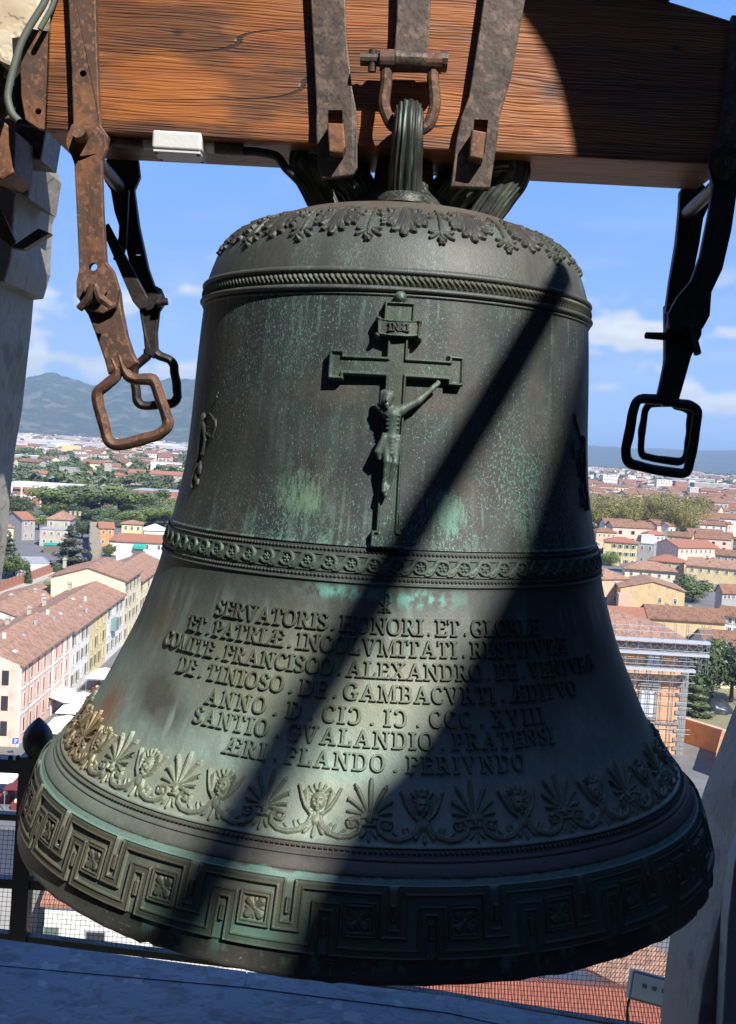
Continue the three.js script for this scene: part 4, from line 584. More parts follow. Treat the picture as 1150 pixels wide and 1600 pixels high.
{ // iron railing with wire mesh beyond the sill
  const z = -3.32, P = (x, y) => onPlane(x, y, z), r = thing('iron_railing', 'black iron safety railing with ball finial and wire mesh beyond the sill', 'railing', [0, 0, 0]);
  const bar = (a, b, h, d, name) => { const g = new THREE.BoxGeometry(a.distanceTo(b), h, d); g.rotateZ(Math.atan2(b.y - a.y, b.x - a.x)).translate((a.x + b.x) / 2, (a.y + b.y) / 2, z); return part(name, boxUV(g, 0.4), M.black, r); };
  const up = P(47, 1185), dn = P(30, 1480); part('post', boxUV(new THREE.BoxGeometry(0.052, up.distanceTo(dn) + 0.02, 0.052).rotateZ(-Math.atan2(up.x - dn.x, up.y - dn.y)).translate((up.x + dn.x) / 2, (up.y + dn.y) / 2, z), 0.4), M.black, r);
  const f = P(58, 1190); part('ball_finial', new THREE.LatheGeometry([[0.001, 0.152], [0.007, 0.148], [0.018, 0.138], [0.032, 0.122], [0.042, 0.105], [0.0465, 0.085], [0.045, 0.066], [0.0445, 0.060], [0.036, 0.042], [0.022, 0.026], [0.016, 0.014], [0.024, 0.004], [0.03, -0.01], [0.03, -0.02]].reverse().map(([a, b]) => new THREE.Vector2(a, b)), 32).translate(f.x, f.y - 0.012, z), M.black, r);
  bar(P(-200, 1180), P(52, 1196), 0.042, 0.05, 'rail'); bar(P(-200, 1262), P(640, 1312), 0.020, 0.03, 'rail'); bar(P(-200, 1366), P(640, 1412), 0.030, 0.035, 'rail'); bar(P(-200, 1436), P(400, 1508), 0.022, 0.03, 'rail'); bar(P(400, 1508), P(1120, 1625), 0.016, 0.03, 'rail');
  for (const x of [18, 30]) part('rivet', new THREE.SphereGeometry(0.008, 10, 8).translate(P(x, 1182).x, P(x, 1182).y, z + 0.01), M.black, r);
  // woven wire: two sets of thin rods
  const wires = []; const tilt = 0.062; const o = P(-60, 1285), wpx = 7.6 / 1698 * 3.32;
  for (let i = 0; i < 175; i++) { const a = P(-60 + i * 7.4, 1288 + i * 7.4 * tilt); wires.push(rod(V(a.x, a.y, z), V(a.x - 0.035, a.y - 0.66, z), 0.0007, 0.0007, 4)); }
  for (let j = 0; j < 45; j++) wires.push(rod(P(-80, 1285 + j * 7.4), P(1130, 1285 + j * 7.4 + 1210 * tilt), 0.0007, 0.0007, 4));
  const m = part('wire_mesh', wires, std({ color: col(0.03, 0.03, 0.032), roughness: 0.5, metalness: 0.4 }), r); m.userData.kind = 'stuff';
  // floodlight on the railing, right
  const c = P(1014, 1532), fl = thing('floodlight', 'long grey floodlight with a glass front mounted on the railing at lower right', 'floodlight', [c.x, c.y, z + 0.06]); fl.rotation.set(-0.35, -0.06, -0.19);
  mesh('housing', boxUV(box(0.170, 0.086, 0.060, 0.01, 0, -0.012, 0.006), 0.4), std({ color: col(0.26, 0.27, 0.27), roughness: 0.4 }), fl); mesh('glass_front', box(0.158, 0.070, 0.006, 0.01, 0, 0.0215, 0.002), std({ color: col(0.72, 0.77, 0.74), roughness: 0.22 }), fl);
  for (let i = 0; i < 4; i++) part('lamp_clip', box(0.014, 0.012, 0.006, -0.035 + i * 0.03, 0.006, 0.0255, 0.001), std({ color: col(0.16, 0.18, 0.18), roughness: 0.4 }), fl); mesh('bracket', box(0.05, 0.03, 0.02, 0.06, -0.06, -0.01, 0.002), M.iron, fl);
  const cb = mesh('lamp_cable', tubeOf([[991, 1546], [983, 1562], [980, 1580], [981, 1602], [982, 1640]].map(([x, y]) => onPlane(x, y, z + 0.05)), 0.0042, false, 30, 8), M.cableDark); tag(cb, 'black cable dropping from the floodlight', 'cable');
}
{ // the belfry behind and beside the viewer: the far wall has a hole cut to shape the shadow edge on the bell
  const edge = [[911, 509], [869, 676], [828, 790], [774, 938], [703, 1043], [658, 1137], [584, 1267], [544, 1335], [500, 1390], [440, 1445]].map(([x, y]) => { const p = bellHit(x, y); return sunward(p, 3.4); });
  const sh = new THREE.Shape([[-4, -1.6], [7, -1.6], [7, 9.4], [-4, 9.4]].map((p) => new THREE.Vector2(...p)));
  const E = edge.map((p) => new THREE.Vector2(p.x, p.y)), e0 = E[0], e9 = E[E.length - 1];
  const hole = [new THREE.Vector2(e0.x + 0.30, e0.y + 0.75), new THREE.Vector2(e0.x + 0.38, 8.3), new THREE.Vector2(1.6, 8.3), new THREE.Vector2(1.6, 3.6), new THREE.Vector2(e9.x - 0.30, 3.6), new THREE.Vector2(e9.x - 0.13, e9.y - 0.4)];
  sh.holes.push(new THREE.Path([...E.slice().reverse(), ...hole]));
  struct('belfry_mask_wall', boxUV(new THREE.ExtrudeGeometry(sh, { depth: 0.25, bevelEnabled: false }).translate(0, 0, 3.15), 1), M.wall);
  struct('belfry_side_wall', boxUV(box(0.3, 11, 6.1, -4.15, 3.9, 0.35), 1), M.wall); struct('belfry_side_wall', boxUV(box(0.3, 11, 6.1, 6.0, 3.9, 0.35), 1), M.wall);
  struct('belfry_floor', boxUV(box(10.4, 0.2, 6.25, 0.9, -1.66, 0.57), 1), M.wall);
  const rr = [[-4.3, -1.3], [1.40, 6.15]]; struct('belfry_front_wall', boxUV(box(rr[0][1] - rr[0][0], 7.5, 0.3, (rr[0][0] + rr[0][1]) / 2, 2.2, -2.72), 1), M.wall); struct('belfry_front_wall', boxUV(box(rr[1][1] - rr[1][0], 7.5, 0.3, (rr[1][0] + rr[1][1]) / 2, 2.2, -2.85), 1), M.wall);
  // unseen block added at upper right to shade the end of the beam
  const C = [[810, 22], [836, 58], [858, 95], [876, 146], [892, 215]].map(([x, y]) => { const p = sunward(onPlane(x, y, ZF), -1.06); return new THREE.Vector2(p.x, p.y); });
  const cs = new THREE.Shape([...C, new THREE.Vector2(C[4].x + 0.015, 1.70), new THREE.Vector2(5.85, 1.70), new THREE.Vector2(5.85, 3.4), new THREE.Vector2(C[0].x - 0.25, 3.4), new THREE.Vector2(C[0].x - 0.05, C[0].y + 0.12)]);
  struct('beam_shade_block', boxUV(new THREE.ExtrudeGeometry(cs, { depth: 0.4, bevelEnabled: false }).translate(0, 0, -1.46), 1), M.wall);
  const a = sunward(bellHit(831, 519), 0), b = sunward(bellHit(413, 1215), 2.6), d = b.clone().sub(a).normalize(), tr = mesh('shadow_rod', rod(a.clone().addScaledVector(d, -0.75), b.clone().addScaledVector(d, 1.6), 0.025, 0.052), M.iron); tag(tr, 'added iron rod behind the viewer that casts the narrow shadow on the bell', 'added rod');  // unseen rod added to throw the narrow shadow band
}
// ------------------------------------------------------------------ the town below: ground, streets, hills
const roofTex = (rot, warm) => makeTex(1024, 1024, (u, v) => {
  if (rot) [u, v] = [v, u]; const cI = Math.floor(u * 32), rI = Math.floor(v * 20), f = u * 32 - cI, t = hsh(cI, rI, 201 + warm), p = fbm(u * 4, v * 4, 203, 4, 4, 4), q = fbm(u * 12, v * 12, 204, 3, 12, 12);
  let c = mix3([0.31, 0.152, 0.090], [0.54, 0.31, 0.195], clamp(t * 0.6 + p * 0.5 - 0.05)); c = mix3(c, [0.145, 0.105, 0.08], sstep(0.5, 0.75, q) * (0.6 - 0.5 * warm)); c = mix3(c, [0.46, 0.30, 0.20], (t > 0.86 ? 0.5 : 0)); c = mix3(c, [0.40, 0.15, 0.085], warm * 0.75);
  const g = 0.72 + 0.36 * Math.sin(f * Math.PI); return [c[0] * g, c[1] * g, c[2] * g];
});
const roofBump = (rot) => makeTex(512, 512, (u, v) => { if (rot) [u, v] = [v, u]; const f = u * 32 % 1, r = v * 20 % 1; return Math.sin(f * Math.PI) * 0.8 + 0.2 * r; }, false);
const rb0 = roofBump(0), rb1 = roofBump(1);
const plaster = makeTex(512, 512, (u, v) => { const a = fbm(u * 5, v * 5, 211, 4, 5, 5), b = fbm(u * 12, v * 3, 212, 4, 12, 3), g = 0.84 + 0.20 * a - 0.16 * sstep(0.55, 0.75, b); return [g, g * 0.985, g * 0.96]; });
const wallM = (r, g, b) => std({ color: col(r, g, b), map: plaster, roughness: 0.9 });
Object.assign(M, {
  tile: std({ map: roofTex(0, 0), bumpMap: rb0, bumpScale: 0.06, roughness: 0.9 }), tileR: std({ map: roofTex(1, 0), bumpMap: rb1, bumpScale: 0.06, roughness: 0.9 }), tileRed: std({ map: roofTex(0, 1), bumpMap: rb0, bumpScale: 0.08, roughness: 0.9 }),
  pink: wallM(0.84, 0.57, 0.46), salmon: wallM(0.70, 0.46, 0.33), cream: wallM(0.80, 0.70, 0.50), yellow: wallM(0.78, 0.62, 0.34), ochre: wallM(0.68, 0.49, 0.26), white: wallM(0.82, 0.79, 0.72), grey: wallM(0.42, 0.40, 0.37), stoneW: wallM(0.50, 0.46, 0.38), brick: wallM(0.42, 0.19, 0.12), orange: wallM(0.62, 0.31, 0.14),
  trim: std({ color: col(0.80, 0.77, 0.70), roughness: 0.85 }), pane: std({ color: col(0.035, 0.04, 0.045), roughness: 0.2 }), shutG: std({ color: col(0.10, 0.15, 0.11), roughness: 0.7 }), shutB: std({ color: col(0.16, 0.13, 0.10), roughness: 0.7 }), pietra: std({ color: col(0.30, 0.29, 0.27), map: plaster, roughness: 0.9 }),
  canvas: std({ color: col(0.84, 0.83, 0.80), roughness: 0.9 }), teal: std({ color: col(0.03, 0.36, 0.29), roughness: 0.8 }), steel: std({ color: col(0.34, 0.36, 0.38), roughness: 0.4, metalness: 0.5 }), plank: std({ color: col(0.46, 0.47, 0.48), roughness: 0.6 }), flatRoof: std({ color: col(0.40, 0.41, 0.42), roughness: 0.9, map: plaster }), maroon: std({ color: col(0.18, 0.03, 0.03), roughness: 0.8 }),
});
{
  const gt = makeTex(1024, 1024, (u, v) => { const a = fbm(u * 6, v * 6, 221, 5, 6, 6), b = fbm(u * 40, v * 40, 223, 3, 40, 40); let c = mix3([0.055, 0.075, 0.030], [0.13, 0.13, 0.075], a); c = mix3(c, [0.22, 0.19, 0.14], sstep(0.52, 0.62, b) * 0.5); return mix3(c, [0.035, 0.055, 0.022], sstep(0.5, 0.66, fbm(u * 17, v * 17, 225, 3, 17, 17)) * 0.8); });
  const g = new THREE.CircleGeometry(32000, 96).rotateX(-Math.PI / 2).translate(0, GROUND, 0); const uv = g.attributes.uv, p = g.attributes.position; for (let i = 0; i < uv.count; i++) uv.setXY(i, p.getX(i) / 700, p.getZ(i) / 700);
  struct('ground', g, std({ map: gt, roughness: 1 }));
  // paved town floor: streets and squares near the tower
  const at = makeTex(512, 512, (u, v) => { const a = fbm(u * 8, v * 8, 231, 5, 8, 8); return mix3([0.13, 0.128, 0.125], [0.21, 0.20, 0.19], a); });
  const sh = new THREE.Shape([[-150, 40], [150, 40], [190, 560], [-190, 560]].map((q) => new THREE.Vector2(...q))); const s = boxUV(new THREE.ShapeGeometry(sh).rotateX(-Math.PI / 2).translate(0, GROUND + 0.06, 0), 14);
  struct('street_paving', s, std({ map: at, roughness: 0.95 }));
  // hills: a wooded massif to the left, low hills far right
  const hill = (az, d) => { const a = az / DEG; const left = sstep(6, -8, a); const ridge = 470 + 130 * fbm(a * 0.10 + 3, 0.5, 241, 3) * 2 - 130 + 55 * gauss(a, 0, -17.0, 0, 2.2, 1) + 60 * gauss(a, 0, -9.4, 0, 0.9, 1); const t = clamp((d - 5600) / 3600), prof = Math.pow(sstep(0, 1, t), 1.15); const sp = fbm(a * 0.42, d / 1500, 243, 5), sp2 = fbm(a * 1.6, d / 420, 245, 4); let h = left * (ridge * prof * (0.62 + 0.76 * sp * (1.15 - t * 0.55)) + prof * 90 * (sp2 - 0.5)); const r = sstep(2, 14, a); h += r * sstep(9000, 15000, d) * (150 + 170 * fbm(a * 0.20 + 9, d / 5000, 247, 4)); return h; };
  const na = 300, nd = 70, pos = [], idx = [], uvs = []; for (let j = 0; j <= nd; j++) for (let i = 0; i <= na; i++) { const az = lerp(-40, 40, i / na) * DEG, d = 5400 + 11500 * Math.pow(j / nd, 1.5); pos.push(Math.sin(az) * d, GROUND - 3 + hill(az, d), -Math.cos(az) * d); uvs.push(az * 9000 / 900, d / 900); }
  for (let j = 0; j < nd; j++) for (let i = 0; i < na; i++) { const a = j * (na + 1) + i, b = a + 1, c = a + na + 1, d = c + 1; idx.push(a, b, d, a, d, c); }
  const hg = new THREE.BufferGeometry(); hg.setAttribute('position', new THREE.Float32BufferAttribute(pos, 3)); hg.setAttribute('uv', new THREE.Float32BufferAttribute(uvs, 2)); hg.setIndex(idx); hg.computeVertexNormals();
  const ht = makeTex(1024, 1024, (u, v) => { const a = fbm(u * 5, v * 5, 251, 5, 5, 5), b = fbm(u * 24, v * 24, 253, 4, 24, 24); let c = mix3([0.028, 0.050, 0.024], [0.075, 0.085, 0.045], b); c = mix3(c, [0.20, 0.165, 0.11], sstep(0.52, 0.66, fbm(u * 13, v * 13, 255, 4, 13, 13) * 0.6 + a * 0.4) * 0.7); return mix3(c, [0.10, 0.12, 0.06], sstep(0.6, 0.75, b) * 0.6); });
  struct('hills', hg, std({ map: ht, roughness: 1 }));
}
// ------------------------------------------------------------------ houses
const geoCache = {}; const once = (k, f) => geoCache[k] ??= f();
function prism(pts, len) { return new THREE.ExtrudeGeometry(new THREE.Shape(pts.map((p) => new THREE.Vector2(...p))), { depth: len, bevelEnabled: false }); }   // outline in xy, run along z
function hipRoof(w, d, ov, rh, th = 0.25) { const W = w / 2 + ov, D = d / 2 + ov, r = Math.max(W - D, 0), q = Math.max(D - W, 0); const b = [[-W, 0, -D], [W, 0, -D], [W, 0, D], [-W, 0, D]], t = [[-r, rh, -q], [r, rh, q]]; const P = []; const tri = (...v) => v.forEach((p) => P.push(...p)); const up = (p) => [p[0], p[1] + th, p[2]];
  const [A, B, C, D2] = b, [a, c, e, f] = b.map(up), T0 = up(W >= D ? t[0] : [0, rh, -q]), T1 = up(W >= D ? t[1] : [0, rh, q]);
  if (W >= D) { tri(f, e, T1, f, T1, T0); tri(c, a, T0, c, T0, T1); tri(a, f, T0); tri(e, c, T1); } else { tri(a, f, T1, a, T1, T0); tri(e, c, T0, e, T0, T1); tri(f, e, T1); tri(c, a, T0); }
  tri(D2, C, e, D2, e, f); tri(B, A, a, B, a, c); tri(A, D2, f, A, f, a); tri(C, B, c, C, c, e); tri(A, B, C, A, C, D2); const g = new THREE.BufferGeometry(); g.setAttribute('position', new THREE.Float32BufferAttribute(P, 3)); g.computeVertexNormals(); return boxUV(g, 8); }
function windowUnit(parent, x, y, z, w, h, o) {           // one window: surround, glass, and shutters thrown open or closed
  const k = `${w}_${h}`, s = part('window', once('wf' + k, () => join([box(w + 0.3, 0.14, 0.12, 0, h / 2 + 0.07, 0), box(w + 0.4, 0.12, 0.2, 0, -h / 2 - 0.06, 0.03), box(0.15, h, 0.12, -w / 2 - 0.075, 0, 0), box(0.15, h, 0.12, w / 2 + 0.075, 0, 0)])), o.trim ?? M.trim, parent); s.position.set(x, y, z + 0.05);
  mesh('pane', once('wp' + k, () => join([box(w, h, 0.04, 0, 0, -0.03)])), o.closed ? (o.shut ?? M.shutG) : M.pane, s);
  if (o.shut && !o.closed) for (const q of [-1, 1]) mesh('shutter', once('ws' + k, () => box(w * 0.5, h, 0.05)), o.shut, s).position.set(q * (w * 0.75 + 0.14), 0, 0.06);
  else if (!o.closed && !o.plain && w > 0.8) mesh('sash', once('wb' + k, () => join([box(0.07, h, 0.05), box(w, 0.06, 0.05, 0, h * 0.18)])), M.trim, s);
}
// a house: local x along the front, +z out of the front, y up from the ground
function house(name, label, o) {
  const t = thing(name, label, o.cat ?? 'house', [o.x, GROUND, o.z], o.rot ?? 0, o.group), { w, d, h } = o, rh = o.rh ?? 2.2, roof = o.roof ?? 'gable', ov = o.ov ?? 0.6, wm = o.wall ?? M.cream, rm = o.rm ?? M.tile; let rf, wg;
  if (roof === 'gable') { wg = prism([[-d / 2, 0], [d / 2, 0], [d / 2, h], [0, h + rh], [-d / 2, h]], w).translate(0, 0, -w / 2).rotateY(Math.PI / 2); const s = rh / (d / 2), D = d / 2 + ov, y0 = h - s * ov, T = 0.28; rf = prism([[-D, y0], [0, h + rh], [D, y0], [D, y0 + T], [0, h + rh + T], [-D, y0 + T]], w + 2 * (o.gov ?? 0.35)).translate(0, 0, -w / 2 - (o.gov ?? 0.35)).rotateY(Math.PI / 2); }
  else if (roof === 'front') { wg = prism([[-w / 2, 0], [w / 2, 0], [w / 2, h], [0, h + rh], [-w / 2, h]], d).translate(0, 0, -d / 2); const s = rh / (w / 2), W = w / 2 + ov, y0 = h - s * ov, T = 0.28; rf = prism([[-W, y0], [0, h + rh], [W, y0], [W, y0 + T], [0, h + rh + T], [-W, y0 + T]], d + 0.8).translate(0, 0, -d / 2 - 0.4); }
  else if (roof === 'hip') { wg = box(w, h, d, 0, h / 2, 0); rf = hipRoof(w, d, ov, rh).translate(0, h - 0.02, 0); }
  else { wg = box(w, h, d, 0, h / 2, 0); rf = join([box(w + 0.3, 0.35, 0.4, 0, h + 0.16, d / 2), box(w + 0.3, 0.35, 0.4, 0, h + 0.16, -d / 2), box(0.4, 0.35, d - 0.4, -w / 2, h + 0.16, 0), box(0.4, 0.35, d - 0.4, w / 2, h + 0.16, 0), box(w - 0.4, 0.2, d - 0.4, 0, h + 0.1, 0)]); }
  wg.translate(0, 0, 0); const off = o.back ? -d / 2 : 0; wg.translate(0, 0, off); rf.translate(0, 0, off);
  mesh('wall', boxUV(wg, 6), wm, t); const R = mesh('roof', boxUV(rf, 8), roof === 'flat' ? (o.rm ?? M.flatRoof) : roof === 'front' && rm === M.tile ? M.tileR : rm, t);
  const zf = d / 2 + off; const cols = o.cols ?? 0, fl = o.floors ?? 0, ww = o.ww ?? 0.95, wh = o.wh ?? 1.6;
  for (let f = 0; f < fl; f++) for (let c = 0; c < cols; c++) { const r = hsh(c, f, Math.round(o.x * 7 + w)); if (r < (o.skip ?? 0.05)) continue; windowUnit(t, (c + 0.5 - cols / 2) * (w / cols) * 0.94 + (r - 0.5) * 0.3, (o.y0 ?? 2.2) + f * (h - (o.top ?? 0.9) - wh / 2 - (o.y0 ?? 2.2)) / Math.max(fl - 1, 1), zf, ww, wh, { shut: o.shut, closed: o.shut && r > 0.72, trim: o.trim, plain: o.plain }); }
  for (const sd of o.sides ?? []) for (let f = 0; f < fl; f++) for (let c = 0; c < Math.max(2, Math.round(d / 4)); c++) { const n = Math.max(2, Math.round(d / 4)), g = new THREE.Group(); const s = part('window', once(`wd${ww}_${wh}`, () => box(0.1, wh, ww)), M.pane, t); s.position.set(sd * (w / 2 + 0.02), (o.y0 ?? 2.2) + f * (h - 0.9 - wh / 2 - (o.y0 ?? 2.2)) / Math.max(fl - 1, 1), off + (c + 0.5 - n / 2) * d / n); }
  for (const [cx, cz, ch] of o.chimneys ?? []) { const c = part('chimney', once('chim' + ch, () => join([box(0.9, ch, 0.7, 0, ch / 2, 0), box(1.2, 0.18, 1.0, 0, ch, 0), box(0.3, 0.3, 0.6, -0.25, ch + 0.2, 0), box(0.3, 0.3, 0.6, 0.25, ch + 0.2, 0)])), M.stoneW, R); c.position.set(cx, h + rh * 0.35, cz + off); }
  return t;
}
// a house by the middle of its front eave in the photograph, the eave's height and its width there
function houseAt(name, label, px, py, wpx, h, o) { const p = onGround(px, py, h), dist = Math.hypot(p.x, p.z), W = o.w ?? wpx / 1698 * Math.hypot(dist, 50); return house(name, label, { x: p.x, z: p.z, h, w: W, d: W * 0.6, back: true, rot: Math.atan2(-p.x, -p.z) * 0 + (o.yaw ?? 0) * DEG, ...o }); }

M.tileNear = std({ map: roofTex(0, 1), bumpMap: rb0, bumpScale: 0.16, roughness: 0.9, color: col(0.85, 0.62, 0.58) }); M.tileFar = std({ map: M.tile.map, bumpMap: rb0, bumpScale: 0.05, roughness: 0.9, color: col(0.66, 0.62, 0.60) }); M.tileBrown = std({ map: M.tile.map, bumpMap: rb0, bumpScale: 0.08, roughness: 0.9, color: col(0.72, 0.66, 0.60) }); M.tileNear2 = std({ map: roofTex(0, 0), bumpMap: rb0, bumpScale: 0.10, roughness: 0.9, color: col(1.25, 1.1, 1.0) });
// the street front on the left: one terrace, house by house
{
  const rowX = (z) => -52.3 + (z + 166) * 0.036, row = (name, label, z0, z1, h, o) => { const zm = (z0 + z1) / 2; return house(name, label, { x: rowX(zm), z: zm, rot: 92 * DEG, w: Math.abs(z1 - z0) - 0.04, d: 13, h, back: true, gov: 0.0, ov: 0.7, ...o, group: undefined }); };
  const roofBits = (t, h, rh, w, seed) => { const r = rng(seed), R = t.children.find((c) => c.name === 'roof'); for (let k = 0; k < 4; k++) { const zq = 1.2 + 4.4 * r(), m = part(k % 3 ? 'skylight' : 'roof_vent', k % 3 ? box(0.6 + 0.7 * r(), 0.14, 0.6, 0, 0, 0) : box(0.5, 0.9, 0.5, 0, 0.4, 0), k % 2 ? M.trim : M.flatRoof, R); m.position.set((r() - 0.5) * w * 0.85, h + rh * zq / 6.5 + 0.32, -zq); m.rotation.x = k % 3 ? Math.atan(rh / 6.5) : 0; } return t; };
  const A = row('terraced_house', 'long pink terraced house at the near end of the street, with white string courses', -166, -199, 12.9, { wall: M.pink, trim: M.pink, plain: 1, cols: 8, floors: 3, rh: 2.6, shut: null, sides: [-1], wh: 2.3, ww: 1.05, y0: 2.9, top: 1.0, chimneys: [[-6, -4, 1.6], [9, -3, 1.8]] });
  roofBits(A, 12.9, 2.6, 33, 5); for (const y of [4.9, 8.9]) part('string_course', box(32.9, 0.28, 0.14, 0, y, 0.07), M.trim, A); for (const x of [-16.2, 3.5, 11.5, 16.2]) part('pilaster', box(0.55, 12.4, 0.16, x, 6.2, 0.08), M.trim, A); for (const x of [-11.2, 2.4]) part('downpipe', box(0.16, 12.6, 0.16, x, 6.3, 0.1), M.pietra, A);
  roofBits(row('terraced_house', 'pale cream narrow terraced house next to the long pink one', -199, -215, 12.3, { wall: M.white, trim: M.white, cols: 4, floors: 3, rh: 2.5, shut: M.shutB, wh: 2.1, y0: 2.9, chimneys: [[2, -4, 1.6]] }), 12.3, 2.5, 16, 6);
  roofBits(row('terraced_house', 'ochre yellow terraced house with plants on a balcony', -215, -231, 12.3, { wall: M.yellow, trim: M.yellow, cols: 4, floors: 3, rh: 2.5, shut: M.shutG, wh: 2.1, y0: 2.9, chimneys: [[-3, -4, 1.8], [4, -6, 1.4]] }), 12.3, 2.5, 16, 7);
  const Bw = row('terraced_house', 'white terraced house with a grey green glazed balcony', -231, -250, 12.3, { wall: M.white, trim: M.white, cols: 4, floors: 3, rh: 2.5, shut: M.shutB, wh: 2.0, y0: 2.9, chimneys: [[5, -5, 1.6]] }); part('glazed_balcony', box(3.4, 2.6, 1.2, -3, 7.4, 0.6), std({ color: col(0.20, 0.28, 0.28), roughness: 0.4 }), Bw);
  row('terraced_house', 'tall cream terraced house standing a storey above its neighbours', -250.6, -271, 15.4, { wall: M.cream, trim: M.cream, cols: 4, floors: 4, rh: 2.6, d: 17, shut: M.shutG, wh: 2.0, y0: 2.6, gov: 0.5, chimneys: [[0, -8, 2]] });
  row('terraced_house', 'cream yellow terraced house beyond the tall one', -271.5, -290, 12.6, { wall: M.cream, trim: M.cream, cols: 5, floors: 3, rh: 2.6, shut: M.shutB, wh: 2.0, y0: 2.6, chimneys: [[3, -5, 1.6]] });
  row('terraced_house', 'last yellow terraced house at the far end of the street row', -290.2, -312, 12.6, { wall: M.yellow, cols: 5, floors: 3, rh: 2.6, shut: M.shutG, wh: 2.0, y0: 2.6 });
  // lower back roofs behind the terrace
  house('back_house', 'low back house with a red tiled roof behind the pink terrace', { x: -74, z: -196, rot: 92 * DEG, w: 40, d: 15, h: 9, rh: 2.4, wall: M.pink, cols: 0 });
  house('back_house', 'low back house with terrace wall behind the ochre and white terrace', { x: -77, z: -240, rot: 92 * DEG, w: 36, d: 14, h: 10, rh: 2.2, wall: M.white, chimneys: [[-4, 0, 2], [8, 2, 1.6]] });
  house('corner_house', 'pale house with a low grey roof at the near corner of the street', { x: -58.5, z: -158.5, rot: 92 * DEG, w: 11, d: 12, h: 9.6, roof: 'gable', rh: 1.8, wall: M.pink, rm: M.flatRoof, back: true, cols: 2, floors: 2, wh: 1.8 });
  // market awnings and stalls along the street
  const stall = (px, py, w, d, label, hang) => { const p = onGround(px, py, 3), t = thing('market_stall', label, 'market stall', [p.x, GROUND, p.z], 92 * DEG); mesh('awning', boxUV(prism([[-d / 2, 2.85], [d / 2, 2.85], [d / 2, 2.95], [0, 3.45], [-d / 2, 2.95]], w).translate(0, 0, -w / 2).rotateY(Math.PI / 2), 4), hang === 2 ? M.maroon : M.canvas, t); for (const [x, z] of [[-1, -1], [1, -1], [-1, 1], [1, 1]]) part('pole', box(0.08, 2.9, 0.08, x * (w / 2 - 0.2), 1.45, z * (d / 2 - 0.2)), M.pietra, t); mesh('counter', box(w * 0.8, 0.95, d * 0.45, 0, 0.5, 0), M.maroon, t); for (let k = 0; k < 5; k++) part('goods', box(0.5, 0.4, 0.5, (k - 2) * w * 0.15, 1.15, (hsh(k, 1, px) - 0.5) * 0.5), [M.yellow, M.teal, M.brick, M.white, M.orange][k], t); };
  stall(96, 1133, 9.5, 4.6, 'large white market awning nearest the ball finial'); stall(112, 1108, 5.5, 4.2, 'white market awning second up the street from the finial'); stall(124, 1091, 6.5, 4.2, 'white market awning with a dark counter beside the pale cream house'); stall(158, 1053, 8, 4.4, 'white market awning farthest up the street beside the bell edge'); stall(14, 1212, 6, 4, 'white topped market stall seen between the railing and the bell'); stall(34, 1224, 5, 3.4, 'dark red market stall beside the railing post', 2);
  for (const [px, py, label] of [[93, 1090, 'cream café awning low on the pink house, nearer one'], [101, 1082, 'cream café awning low on the pink house, farther one']]) { const p = onGround(px, py, 3), a = mesh('shop_awning', boxUV(prism([[0, 0], [3.2, -1.1], [3.2, -1.3], [0, -0.2]], 5).translate(0, 0, -2.5), 4).rotateY(2 * DEG), std({ color: col(0.72, 0.66, 0.50), roughness: 0.9 })); a.position.set(p.x - 1.6, GROUND + 3.9, p.z); tag(a, label, 'awning'); }
  const sp = onGround(23, 1182), st = thing('parking_sign', 'blue square parking sign on a thin pole by the pink house', 'road sign', [sp.x, GROUND, sp.z], 30 * DEG); mesh('pole', new THREE.CylinderGeometry(0.04, 0.04, 2.6, 8).translate(0, 1.3, 0), M.steel, st); mesh('panel', box(0.95, 0.95, 0.04, 0, 2.4, 0.05), std({ color: col(0.05, 0.14, 0.55), roughness: 0.5 }), st); mesh('letter', new TextGeometry('P', { font, size: 0.62, depth: 0.02, curveSegments: 4 }).translate(-0.22, 2.08, 0.072), M.trim, st);
}
